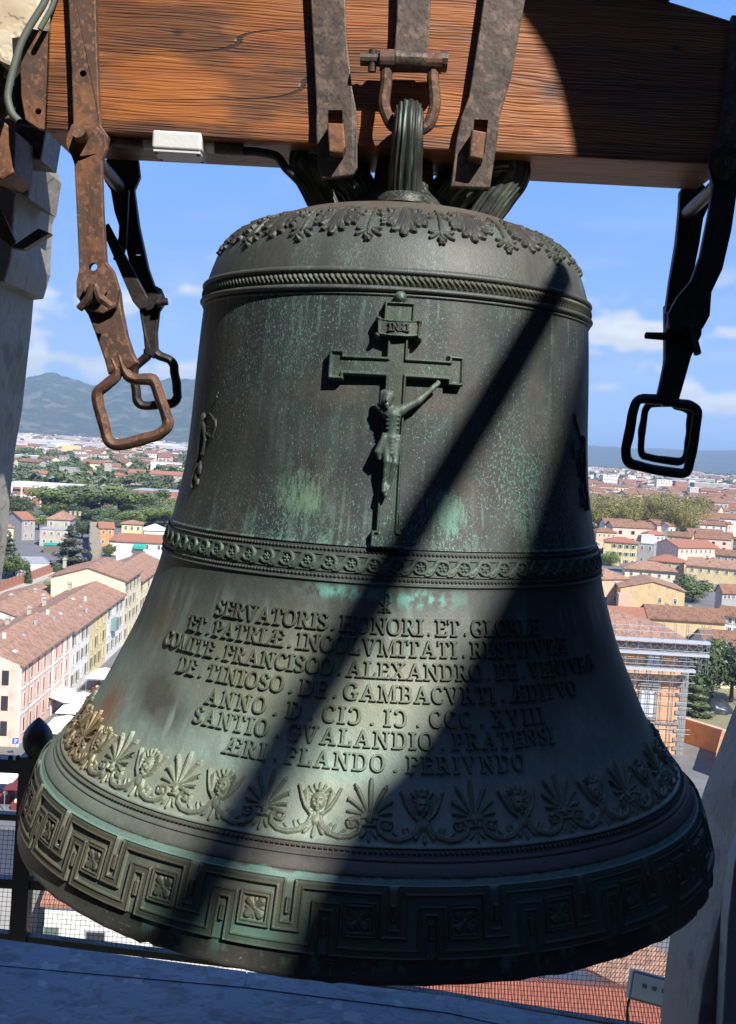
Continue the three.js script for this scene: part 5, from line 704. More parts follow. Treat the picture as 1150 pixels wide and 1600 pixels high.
// ------------------------------------------------------------------ right of the bell: the scaffolded palazzo and the quarter behind it
{
  const zf = -184, B = onPlane(1065, 1185, zf), T = onPlane(1084, 1012, zf), h = T.y - GROUND, w = 42, pal = house('palazzo', 'orange plastered palazzo with grey stone quoins behind scaffolding', { x: B.x - w / 2, z: zf, w, d: 22, h, back: true, roof: 'hip', rh: 4.0, ov: 1.5, wall: wallM(0.70, 0.40, 0.22), cols: 0, cat: 'palazzo' });
  const nq = Math.floor(h / 0.78); for (let i = 0; i < nq; i++) { const l = i % 2 ? 1.9 : 1.25; part('quoin', once('quoin' + (i % 2), () => box(l, 0.70, 0.3, 0, 0, 0, 0.03)), M.pietra, pal).position.set(w / 2 - l / 2 + 0.12, 0.4 + i * 0.78, 0.06); }
  for (const cx of [-14, -7.0, 0.0, 7.2, 14.4]) {           // two rows of windows, the lower with pediments
    const f = part('window', join([box(0.42, 4.9, 0.3, -1.35, 0, 0), box(0.42, 4.9, 0.3, 1.35, 0, 0), box(3.1, 0.42, 0.34, 0, 2.6, 0), box(3.3, 0.35, 0.5, 0, -2.6, 0.05), box(3.9, 0.28, 0.6, 0, 3.1, 0.1), prism([[-1.9, 0], [1.9, 0], [1.2, 0.62], [0, 0.9], [-1.2, 0.62]], 0.5).translate(0, 3.25, -0.1)]), M.pietra, pal); f.position.set(cx, 8.7, 0.12);
    mesh('pane', join([box(1.05, 4.7, 0.06, -0.58, 0, 0), box(1.05, 4.7, 0.06, 0.58, 0, 0)]), std({ color: col(0.62, 0.64, 0.66), roughness: 0.3 }), f); for (let k = -2; k <= 2; k++) part('glazing_bar', box(2.3, 0.06, 0.05, 0, k * 0.85, 0.05), M.pietra, f);
    const u = part('window', join([box(0.3, 2.4, 0.25, -1.25, 0, 0), box(0.3, 2.4, 0.25, 1.25, 0, 0), box(2.8, 0.3, 0.25, 0, 1.35, 0), box(2.8, 0.3, 0.3, 0, -1.35, 0)]), M.pietra, pal); u.position.set(cx + 0.6, 16.2, 0.12); mesh('pane', join([box(1.0, 2.3, 0.06, -0.55, 0, 0), box(1.0, 2.3, 0.06, 0.55, 0, 0)]), std({ color: col(0.6, 0.62, 0.64), roughness: 0.3 }), u);
  }
  part('string_course', box(w, 0.35, 0.3, 0, 5.4, 0.1), M.pietra, pal); part('cornice', box(w + 1.2, 0.5, 1.1, 0, h - 0.4, 0.3), M.pietra, pal);
  // scaffolding: standards, ledgers, decks and lattice beams
  const sc = thing('scaffolding', 'steel scaffolding with white deck boards on the front of the orange palazzo', 'scaffolding', [B.x, GROUND, zf + 1.6]); const yOf = (py) => onPlane(1040, py, zf + 1.6).y - GROUND; const tops = yOf(972);
  const xs = []; for (let x = -30; x <= 0.3; x += 2.05) xs.push(x); xs.push(1.25, 2.4); for (const x of xs) for (const z of [0, 1.1]) part('standard', once(`std${x > 1}`, () => new THREE.CylinderGeometry(0.05, 0.05, x > 1 ? 8.4 : tops, 6)), M.steel, sc).position.set(x, x > 1 ? tops - 4.2 : tops / 2, z);
  const led = (py, x0, x1, name, g, m) => { const y = yOf(py); const o = part(name, g(x1 - x0), m, sc); o.position.set((x0 + x1) / 2, y, 0.55); };
  for (const [py, x1] of [[978, 2.5], [986, 2.5], [1014, 2.5], [1030, 0.4], [1037, 0.4], [1051, 0.4], [1063, 0.4], [1079, 0.2], [1094, 0.2], [1102, 0.2], [1116, 0.2], [1136, 0.2], [1143, 0.2]]) led(py, -30, x1, 'ledger', (L) => join([box(L, 0.07, 0.07, 0, 0, 0.6)]), M.plank);
  for (const [py, x1] of [[1000, 2.5], [1020, 2.5], [1045, 0.4]]) led(py, -30, x1, 'deck_board', (L) => box(L, 0.42, 1.5), M.plank);
  for (const [py, x1] of [[1010, 2.4], [1036, 0.3], [1058, 0.2]]) led(py, -30, x1, 'lattice_beam', (L) => { const g = []; const n = Math.round(L / 1.35); for (let i = 0; i < n; i++) for (const s of [-1, 1]) { const q = box(1.0, 0.05, 0.05); q.rotateZ(s * 0.85); q.translate(-L / 2 + (i + 0.25 + (s > 0 ? 0 : 0.5)) * L / n, 0, 0.62); g.push(q); } return join(g); }, M.steel);
  houseAt('tiled_house', 'house with a big brown tiled roof right of the scaffolding, cream wall with green shutters', 1150, 1019, 84, 8.5, { rm: M.tileBrown, d: 16, rh: 3.4, wall: M.cream, cols: 3, floors: 2, shut: M.teal, wh: 1.7, yaw: -4, chimneys: [[-2, -3, 1.2]] });
  houseAt('tiled_house', 'long house with a weathered brown roof just behind the scaffolding', 1073, 969, 112, 8, { rm: M.tileBrown, d: 13, rh: 2.6, wall: M.ochre, cols: 0, yaw: -3, chimneys: [[3, -4, 1.6], [-2, -9, 1.2]] });
  const rr = houseAt('tiled_house', 'low red roofed house with a square salmon turret beside the bell edge', 975, 966, 72, 7.5, { d: 11, rh: 2.2, wall: M.cream, rm: M.tileRed, cols: 3, floors: 1, yaw: -2, y0: 5.5 }); part('turret', boxUV(box(3.4, 5, 3.2, 1.4, 10.6, -9), 5), M.salmon, rr);
  houseAt('gabled_house', 'ochre house with a broad gable and one dark attic window', 1020, 921, 95, 7.5, { d: 20, roof: 'front', rh: 2.6, wall: M.ochre, cols: 4, floors: 1, y0: 4, skip: 0.4, yaw: -6 });
  houseAt('hipped_house', 'pale house with a wide hipped roof behind the ochre gable', 1016, 891, 74, 9, { d: 13, roof: 'hip', rh: 2.6, ov: 1, wall: M.cream, cols: 5, floors: 2, yaw: -8 });
  houseAt('hipped_house', 'salmon house with brown roof close to the dark bell edge', 962, 905, 52, 9, { d: 17, roof: 'hip', rh: 2.8, wall: M.salmon, cols: 3, floors: 2, yaw: 28 });
  houseAt('long_house', 'long yellow house with grey gable end behind the round trees', 1122, 887, 92, 9.5, { d: 13, rh: 2.6, wall: M.yellow, cols: 7, floors: 2, yaw: -24, wh: 1.4 });
  houseAt('hipped_house', 'small ochre house with bright red hipped roof', 1040, 878, 52, 9, { d: 12, roof: 'hip', rh: 2.4, wall: M.ochre, rm: M.tileRed, cols: 4, floors: 2, yaw: -20 });
  houseAt('long_house', 'long pink house with salmon roof and blank gable', 1092, 856, 78, 9.5, { d: 18, rh: 3, wall: M.pink, rm: M.tileRed, cols: 8, floors: 2, yaw: 26 });
  houseAt('apartment_house', 'yellow three storey house with balconies at the bell edge', 970, 848, 50, 11, { d: 12, roof: 'hip', rh: 2.2, wall: M.yellow, cols: 5, floors: 3, yaw: -14, rm: M.tileRed, shut: M.shutG });
  const gt = houseAt('grey_block', 'plain grey block with a white rooftop room', 1010, 850, 24, 14, { d: 10, roof: 'flat', wall: M.grey, cols: 2, floors: 3, yaw: -20 }); part('rooftop_room', box(5, 3.6, 4.5, 0, 16, -4), M.white, gt);
  const more = [[948, 832, 34, 9, 'hip', M.salmon, M.tileBrown, 15, 'salmon roofed house just under the olive trees at the bell edge'], [1062, 838, 36, 9, 'gable', M.yellow, M.tileBrown, -24, 'yellow gabled house under the last olive tree'], [1025, 836, 30, 8, 'hip', M.white, M.tileRed, 12, 'white house with red hipped roof right of the grey block'], [1118, 838, 52, 9, 'gable', M.stoneW, M.tileBrown, -8, 'stone house with long brown roof behind the pink house'], [1140, 868, 40, 9, 'gable', M.grey, M.tileBrown, -20, 'grey house at the right edge beyond the yellow house'], [1110, 820, 44, 9, 'gable', M.white, M.tileBrown, -12, 'white house with brown roof right of the olive trees'], [1140, 815, 36, 9, 'hip', M.cream, M.tileRed, 8, 'cream house with red roof at the right edge, level with the olive trees'], [1112, 797, 50, 10, 'gable', M.salmon, M.tileRed, -6, 'long salmon house with red roof above the olive trees'], [1140, 785, 30, 12, 'flat', M.brick, M.flatRoof, -6, 'brick block with a flat roof near the right edge'], [1062, 779, 40, 10, 'flat', M.white, M.flatRoof, -10, 'low white flat roofed building above the olive trees'], [1022, 772, 34, 11, 'hip', M.pink, M.tileRed, 10, 'pink house standing clear above the olive trees'], [1143, 925, 30, 8, 'gable', M.grey, M.tileBrown, 14, 'grey house in shade at the right edge beside the round trees'], [1146, 962, 40, 6.5, 'gable', M.white, M.tileBrown, -26, 'low white house at the right edge by the weathered long roof']];
  for (const [x, y, wp, h2, roof, wall, rm, yaw, label] of more) houseAt('town_house', label, x, y, wp, h2, { roof, wall, rm, yaw, rh: 2.2, cols: 4, floors: 2, wh: 1.4 });
  // garden with wall and tarpaulin mound
  const g0 = onGround(1040, 1150, 0), lawn = new THREE.Shape([[1040, 1060], [1180, 1050], [1180, 1150], [1128, 1142], [1068, 1120]].map(([x, y]) => { const p = onGround(x, y, 0); return new THREE.Vector2(p.x, -p.z); })); struct('garden_ground', boxUV(new THREE.ShapeGeometry(lawn).rotateX(-Math.PI / 2).translate(0, GROUND + 0.12, 0), 9), std({ map: plaster, color: col(0.26, 0.24, 0.13), roughness: 1 }));
  const wl = (a, b, h2, th, mat, name, label) => { const L = a.distanceTo(b), o = mesh(name, boxUV(new THREE.BoxGeometry(L, h2, th).translate(0, h2 / 2, 0), 5), mat); o.position.set((a.x + b.x) / 2, GROUND, (a.z + b.z) / 2); o.rotation.y = -Math.atan2(b.z - a.z, b.x - a.x); tag(o, label, 'wall'); return o; };
  const w1 = wl(onGround(1066, 1122, 4.2), onGround(1131, 1142, 4.2), 4.2, 0.6, M.orange, 'garden_wall', 'long orange plastered garden wall at the foot of the palazzo'); mesh('coping', boxUV(box(onGround(1066, 1122, 4.2).distanceTo(onGround(1131, 1142, 4.2)) + 0.4, 0.25, 0.95, 0, 4.3, 0), 5), M.salmon, w1);
  wl(onGround(1131, 1142, 4.2), onGround(1122, 1176, 4.2), 4.2, 0.6, M.orange, 'garden_wall', 'short orange return wall next to the right jamb');
  const mp = onGround(1119, 1113), mg = new THREE.SphereGeometry(1, 28, 14, 0, 6.2832, 0, Math.PI / 2); const mpos = mg.attributes.position; for (let i = 0; i < mpos.count; i++) { const x = mpos.getX(i), y = mpos.getY(i), z = mpos.getZ(i), k = 0.8 + 0.4 * fbm(x * 3 + 5, z * 3 + y * 3, 261, 3); mpos.setXYZ(i, x * 3.2 * k, y * 2.6 * k, z * 2.6 * k); } mg.computeVertexNormals(); const md = mesh('tarpaulin_mound', mg, std({ color: col(0.03, 0.032, 0.036), roughness: 0.35 })); md.position.set(mp.x, GROUND + 0.1, mp.z); tag(md, 'heap under a shiny black tarpaulin in the garden', 'tarpaulin heap');
}
// ------------------------------------------------------------------ left of the bell, beyond the street
{
  const wh = houseAt('balcony_house', 'cream house with a teal awning over its balcony, at the bell edge', 221, 847, 74, 9.5, { d: 13, rh: 2.2, wall: M.white, cols: 4, floors: 2, yaw: 6, rm: M.tileRed, skip: 0.3 });
  part('awning', boxUV(prism([[0, 0], [1.8, -0.9], [1.8, -1.9], [1.7, -1.9], [1.7, -1.0], [0, -0.15]], 4.2).rotateY(-Math.PI / 2).translate(2.1 - 0.5, 9.0, 0), 3), M.teal, wh); part('balcony', join([box(4.4, 0.2, 1.6, -0.5, 5.2, 0.8), box(4.4, 1.0, 0.08, -0.5, 5.8, 1.55)]), M.shutB, wh);
  houseAt('tower_house', 'small orange house with hipped roof and three dark windows', 206, 819, 30, 10, { d: 8, roof: 'hip', rh: 1.4, wall: M.yellow, cols: 3, floors: 2, yaw: 6, skip: 0 });
  houseAt('tiled_house', 'orange house with red roof beside the old earth wall', 167, 825, 22, 8, { d: 9, rh: 2, wall: M.orange, rm: M.tileRed, cols: 2, floors: 2, yaw: 20 });
  houseAt('low_house', 'low white house with pinkish roof in front of the orange one', 188, 845, 34, 6, { d: 10, rh: 1.6, wall: M.white, rm: M.tileRed, cols: 2, floors: 1, y0: 3, yaw: -12 });
  houseAt('pavilion', 'white garden pavilion roof with red gable near the bell edge', 243, 829, 34, 6, { d: 9, rh: 2.4, roof: 'hip', wall: M.white, rm: M.canvas, cols: 2, floors: 1, yaw: 14 });
  houseAt('villa', 'stone villa with red hipped roof and a white terrace', 92, 812, 34, 10.5, { d: 16, roof: 'hip', rh: 3, wall: M.stoneW, cols: 3, floors: 2, yaw: 8, chimneys: [[3, -6, 1.5], [5, -6, 1.5], [7, -6, 1.5]] });
  houseAt('villa_wing', 'lower stone wing with balcony in front of the villa', 86, 828, 44, 7, { d: 9, roof: 'flat', wall: M.stoneW, cols: 4, floors: 2, yaw: 8, wh: 1.2 });
  houseAt('side_house', 'narrow house with a steep red roof half behind the yellow green tree', 45, 812, 22, 9, { d: 14, rh: 2.8, wall: M.grey, rm: M.tileRed, cols: 2, floors: 2, yaw: 50 });
  const kiosk = houseAt('kiosk', 'low kiosk with a flat teal roof below the villa', 81, 852, 24, 3.2, { d: 7, roof: 'flat', rm: M.teal, wall: M.shutB, cols: 0, yaw: 8 });
  houseAt('yellow_house', 'bright yellow house partly behind the left marble jamb', 6, 824, 28, 9, { d: 10, roof: 'hip', rh: 2, wall: M.yellow, cols: 2, floors: 2, yaw: 30 });
  houseAt('garage', 'long low building with a grey flat roof beside the town wall', 52, 880, 46, 4.5, { d: 16, roof: 'flat', wall: M.white, cols: 0, yaw: 24 });
  const fac = houseAt('factory', 'long red brick factory with white concrete bands and roof edge', 80, 760, 150, 13, { d: 40, roof: 'flat', wall: M.brick, rm: M.white, cols: 0, yaw: 2 }); const fw = fac.children[0].geometry; fw.computeBoundingBox(); const L = fw.boundingBox.max.x; for (let i = -5; i <= 5; i++) part('pier', box(0.9, 13, 0.3, i / 5 * (L - 1), 6.5, 0.1), M.trim, fac); for (const y of [6.2, 12.2]) part('band', box(2 * L, 1.1, 0.2, 0, y, 0.08), M.trim, fac); for (let i = -2; i <= 2; i++) part('window_strip', box(L / 5 * 1.4, 1.5, 0.12, (i + 0.25) * L / 2.6, 9.6, 0.07), M.pane, fac);
  houseAt('workshop', 'long workshop with a grey flat roof behind the round trees', 250, 768, 84, 10, { d: 30, roof: 'flat', wall: M.brick, cols: 6, floors: 1, y0: 6, yaw: 0 });
  houseAt('small_tower', 'slim brick tower with a little pyramid roof', 169, 722, 12, 21, { d: 5.6, w: 6, roof: 'hip', rh: 1.8, ov: 0.8, wall: M.stoneW, cols: 1, floors: 3, skip: 0, yaw: 4, cat: 'tower' });
  houseAt('farm_house', 'cream house with a red roof at the foot of the slim tower', 184, 743, 22, 9, { d: 10, rh: 2.2, roof: 'hip', wall: M.cream, rm: M.tileRed, cols: 3, floors: 2 });
  houseAt('farm_house', 'low red roofed house left of the slim tower', 148, 742, 34, 8, { d: 12, rh: 2.2, wall: M.salmon, rm: M.tileRed, cols: 3, floors: 1 });
  houseAt('farm_house', 'house with red roof half hidden in trees above the brick factory', 66, 740, 36, 9, { d: 12, rh: 2.2, wall: M.stoneW, rm: M.tileRed, cols: 3, floors: 2 });
  houseAt('apartment_house', 'grey and white block among the trees above the factory', 106, 731, 26, 14, { d: 12, roof: 'flat', wall: M.grey, cols: 4, floors: 4 });
  houseAt('long_house', 'long barracks with an orange red roof near the bell edge', 246, 741, 90, 11, { d: 16, rh: 3, wall: M.stoneW, rm: M.tileRed, cols: 12, floors: 2 });
  houseAt('white_block', 'plain white block with a flat roof above the red barracks', 258, 722, 44, 15, { d: 20, roof: 'flat', wall: M.white, cols: 0 });
  // the old town wall: brick battlements over a pale rampart
  const a = onGround(-30, 926, 7), b = onGround(82, 886, 7), Lw = a.distanceTo(b), tw = thing('town_wall', 'old town wall of pale stone with red brick battlements', 'wall', [(a.x + b.x) / 2, GROUND, (a.z + b.z) / 2], -Math.atan2(b.z - a.z, b.x - a.x));
  mesh('rampart', boxUV(box(Lw, 5.4, 3.2, 0, 2.7, 1.4), 5), M.stoneW, tw); mesh('parapet', boxUV(box(Lw, 1.5, 0.7, 0, 6.1, -0.2), 5), M.brick, tw); for (let i = 0; i < Math.floor(Lw / 3); i++) part('merlon', once('merl', () => boxUV(box(1.9, 1.1, 0.7), 5)), M.brick, tw).position.set(-Lw / 2 + 1.4 + i * 3, 7.4, -0.2);
  const ew = onGround(146, 815, 8), ew2 = onGround(150, 868, 7), we = mesh('earth_wall', boxUV(rough(new THREE.BoxGeometry(ew.distanceTo(ew2), 8, 3.4, 24, 6, 3).translate(0, 4, 0), 1.4, 0.5), 5), wallM(0.36, 0.30, 0.20)); we.position.set((ew.x + ew2.x) / 2, GROUND, (ew.z + ew2.z) / 2); we.rotation.y = -Math.atan2(ew2.z - ew.z, ew2.x - ew.x); tag(we, 'crumbling overgrown stretch of old wall between villa and orange houses', 'wall');
  const lp = onGround(35, 853), lamp = thing('street_lamp', 'tall street lamp by the low building beside the town wall', 'street lamp', [lp.x, GROUND, lp.z]); mesh('pole', new THREE.CylinderGeometry(0.08, 0.12, 11, 8).translate(0, 5.5, 0), M.steel, lamp); mesh('lamp_head', box(1.2, 0.2, 0.4, 0.5, 11, 0), M.steel, lamp);
}
// ------------------------------------------------------------------ close under the tower, seen beneath the lip of the bell
{
  const z = -97, a = onPlane(74, 1412, z), b = onPlane(330, 1440, z), h = a.y - GROUND, w = b.x - a.x + 6;
  const t = house('white_house', 'white walled house with two dark windows below the bell lip at left', { x: a.x + w / 2 - 0.2, z, w, d: 9, h, back: true, rh: 2.2, ov: 0.35, wall: M.white, rm: M.tileRed });
  for (const [px, py, ww, wh2, m] of [[80, 1459, 1.25, 1.1, M.shutG], [149, 1463, 1.65, 0.75, M.pane], [250, 1470, 1.2, 1.1, M.pane]]) { const p = onPlane(px, py, z), f = part('window', join([box(ww + 0.2, 0.1, 0.1, 0, wh2 / 2 + 0.05, 0), box(ww + 0.2, 0.1, 0.14, 0, -wh2 / 2 - 0.05, 0), box(0.1, wh2, 0.1, -ww / 2 - 0.05, 0, 0), box(0.1, wh2, 0.1, ww / 2 + 0.05, 0, 0)]), M.pietra, t); f.position.set(p.x - t.position.x, p.y - GROUND, 0.03); mesh('pane', box(ww, wh2, 0.05), m, f); }
  house('street_shade_block', 'dark block standing in for shaded street beyond the railing at lower left', { x: onPlane(20, 1420, -99).x - 3.6, z: -99, w: 10, d: 12, h: 7.4, back: true, roof: 'flat', wall: M.grey, rm: std({ color: col(0.05, 0.055, 0.07), roughness: 0.9 }) });  // dark block put where the street only lies in shade
  const cp = onGround(8, 1348), car = thing('parked_car', 'blue parked car glimpsed through the railing at lower left', 'car', [cp.x, GROUND + 0.07, cp.z], 0.5), blue = std({ color: col(0.03, 0.12, 0.42), roughness: 0.25, metalness: 0.2 });
  mesh('body', prism([[-2, 0.35], [2, 0.35], [2.05, 0.75], [1.5, 0.92], [0.8, 1.42], [-1.2, 1.45], [-1.9, 0.95], [-2.05, 0.8]], 1.7).translate(0, 0, -0.85), blue, car); mesh('windows', prism([[-1.62, 0.95], [1.32, 0.95], [0.76, 1.36], [-1.15, 1.39]], 1.74).translate(0, 0, -0.87), M.pane, car); for (const [x, zz] of [[-1.25, -0.8], [1.25, -0.8], [-1.25, 0.8], [1.25, 0.8]]) part('wheel', new THREE.CylinderGeometry(0.33, 0.33, 0.2, 20).rotateX(Math.PI / 2).translate(x, 0.33, zz), M.cableDark, car);
  // lower right: tiled roofs seen steeply from above
  const rt = (px, py, hh, o, label) => { const p = onGround(px, py, hh); return house('tiled_house', label, { x: p.x, z: p.z, h: hh, back: true, ...o }); };
  rt(800, 1606, 7.5, { w: 34, d: 7.6, rh: 1.5, wall: M.cream, rm: M.tileNear, rot: -0.06 }, 'house with bright red tiled roof right under the railing at lower right');
  rt(985, 1616, 6.4, { w: 13, d: 7, rh: 1.5, wall: M.cream, rm: M.tileNear2, rot: -0.10 }, 'paler tiled roof below the floodlight cable');
  rt(1048, 1530, 7.5, { w: 7, d: 10, rh: 1.8, roof: 'front', wall: M.white, rot: 0.75 }, 'brown tiled roof with a white gable above the floodlight');
  rt(945, 1514, 4.0, { w: 7, d: 3.4, roof: 'flat', wall: M.shutB, rm: std({ color: col(0.05, 0.045, 0.04), roughness: 0.9 }), rot: -0.1 }, 'dark flat roof just below the bell lip at right');
}
// ------------------------------------------------------------------ trees
const leafTex = (a, b) => makeTex(128, 128, (u, v) => mix3(a, b, fbm(u * 6, v * 6, 301, 3, 6, 6)));
const leafM = (a, b) => new THREE.MeshPhysicalMaterial({ map: leafTex(a, b), roughness: 0.95, transmission: 0.35, thickness: 0, side: THREE.DoubleSide });
const LM = { green: leafM([0.045, 0.085, 0.010], [0.14, 0.20, 0.028]), bright: leafM([0.09, 0.15, 0.012], [0.22, 0.28, 0.03]), dark: leafM([0.026, 0.055, 0.012], [0.080, 0.125, 0.030]), olive: leafM([0.17, 0.15, 0.022], [0.40, 0.33, 0.07]), fir: leafM([0.035, 0.045, 0.022], [0.09, 0.085, 0.045]) };
M.bark = std({ color: col(0.10, 0.075, 0.05), roughness: 0.95 });
function crown(seed, lobes, n, size) {                     // leaf clumps spread through overlapping lobes: [x,y,z,rx,ry,rz]
  const r = rng(seed), pos = [], nor = [], uv = []; const tot = lobes.reduce((s, l) => s + l[3] * l[5], 0);
  for (const [cx, cy, cz, rx, ry, rz] of lobes) { const m = Math.round(n * rx * rz / tot); for (let i = 0; i < m; i++) {
    const th = r() * 6.2832, cp = 2 * r() - 1, sp = Math.sqrt(1 - cp * cp), k = Math.pow(0.35 + 0.65 * r(), 0.5) * (0.86 + 0.28 * r()), dx = sp * Math.cos(th), dy = cp, dz = sp * Math.sin(th); if (dy < -0.75 && r() < 0.7) continue;
    const p = V(cx + rx * k * dx, cy + ry * k * dy, cz + rz * k * dz), out = V(dx / rx, dy / ry, dz / rz).normalize(), s = size * (0.55 + 0.9 * r()), ax = V(r() - 0.5, r() - 0.5, r() - 0.5).normalize(), b = V().crossVectors(out, ax).normalize().multiplyScalar(s), c = V().crossVectors(out, b).normalize().multiplyScalar(s * (0.5 + 0.5 * r())).addScaledVector(out, s * (r() - 0.5) * 1.1), N = out.clone().add(V(r() - 0.5, r() - 0.3, r() - 0.5).multiplyScalar(0.9)).normalize();
    for (const [q, w] of [[-1, -1], [1, -0.6], [0.2, 1]]) { pos.push(p.x + b.x * q + c.x * w, p.y + b.y * q + c.y * w, p.z + b.z * q + c.z * w); nor.push(N.x, N.y, N.z); uv.push(r(), r()); }
  } }
  const g = new THREE.BufferGeometry(); g.setAttribute('position', new THREE.Float32BufferAttribute(pos, 3)); g.setAttribute('normal', new THREE.Float32BufferAttribute(nor, 3)); g.setAttribute('uv', new THREE.Float32BufferAttribute(uv, 2)); return g;
}
const lobesRound = (seed, R, H, y0, n) => { const r = rng(seed); return Array.from({ length: n }, (_, i) => { const a = i * 2.4 + r(), q = i === 0 ? 0 : R * (0.35 + 0.3 * r()), y = y0 + H * (0.25 + 0.55 * r()); const s = R * (0.42 + 0.25 * r()); return [q * Math.cos(a), y, q * Math.sin(a), s, s * 0.8, s]; }); };
const trunkG = (h, r) => join([rod(V(0, 0, 0), V(0.1, h, 0.05), r, r * 0.55, 8), rod(V(0, h * 0.6, 0), V(h * 0.28, h * 1.15, 0.3), r * 0.5, r * 0.25, 6), rod(V(0, h * 0.65, 0), V(-h * 0.22, h * 1.2, -h * 0.15), r * 0.5, r * 0.22, 6)]);
// kinds are 10 m tall at scale 1
const KIND = {
  round: [0, 1, 2].map((i) => [() => crown(310 + i, lobesRound(320 + i, 4.2, 7.4, 1.2, 11), 3000, 0.30), () => trunkG(4.5, 0.3)]),
  pine: [0, 1].map((i) => [() => crown(330 + i, Array.from({ length: 9 }, (_, k) => { const a = k * 2.4 + i, q = k ? 3.6 * Math.sqrt(k / 9) : 0; return [q * Math.cos(a), 7.2 + 0.9 * Math.sin(k * 1.7) - q * 0.22, q * Math.sin(a), 2.2, 1.9, 2.2]; }), 3000, 0.28), () => trunkG(6.2, 0.3)]),
  plane: [0, 1, 2].map((i) => [() => crown(360 + i, lobesRound(370 + i, 4.2, 8.2, 0.8, 14), 6500, 0.15), () => trunkG(4.5, 0.3)]),
  fir: [0].map((i) => [() => crown(340 + i, Array.from({ length: 15 }, (_, k) => { const y = 1 + k * 0.62, R = 3.4 * (1 - y / 11), a = k * 2.2; return [R * 0.45 * Math.cos(a), y, R * 0.45 * Math.sin(a), R * 0.8, 0.5, R * 0.8]; }), 2000, 0.36), () => trunkG(6, 0.25)]),
  cypress: [0].map((i) => [() => crown(350 + i, Array.from({ length: 8 }, (_, k) => [0.1 * Math.sin(k), 1 + k * 1.15, 0.1 * Math.cos(k), 1.05 * Math.sin((k + 1.2) / 9.4 * Math.PI), 1.0, 1.05 * Math.sin((k + 1.2) / 9.4 * Math.PI)]), 900, 0.28), () => trunkG(2.5, 0.2)]),
  palm: [0].map(() => [() => { const L = []; for (let k = 0; k < 22; k++) { const a = k * 2.4, e = 0.9 - k * 0.075, c = []; for (let i = 0; i <= 5; i++) { const t = i / 5; c.push(V(Math.cos(a) * 3.6 * t * Math.cos(e * (1 - t * 0.5)), 7.5 + 3.2 * t * Math.sin(e) - 2.6 * t * t, Math.sin(a) * 3.6 * t * Math.cos(e * (1 - t * 0.5)))); } L.push(new THREE.TubeGeometry(new THREE.CatmullRomCurve3(c), 6, 0.22, 3).scale(1, 1, 1)); } return join(L); }, () => rod(V(0, 0, 0), V(0, 7.6, 0), 0.3, 0.24, 8)]),
};
function tree(kind, label, px, py, hm, mat, o = {}) {     // by the pixel of its foot (or crown middle at height o.at) and its height in metres
  const p = onGround(px, py, o.at ?? 0), v = KIND[kind], i = Math.floor(hsh(px, py, 5) * v.length), s = hm / 10, nm = { round: 'broadleaf_tree', plane: 'plane_tree', pine: 'umbrella_pine', fir: 'conifer', cypress: 'cypress', palm: 'palm_tree' }[kind];
  const t = thing(nm, label, kind === 'round' || kind === 'plane' ? 'tree' : nm.replace('_', ' '), [p.x, GROUND, p.z], hsh(px, py, 6) * 6, o.group); mesh('trunk', once(kind + i + 't', v[i][1]), M.bark, t); mesh('crown', once(kind + i + 'c', v[i][0]), mat, t); t.scale.set(s * (o.wide ?? 1), s, s * (o.wide ?? 1)); return t;
}
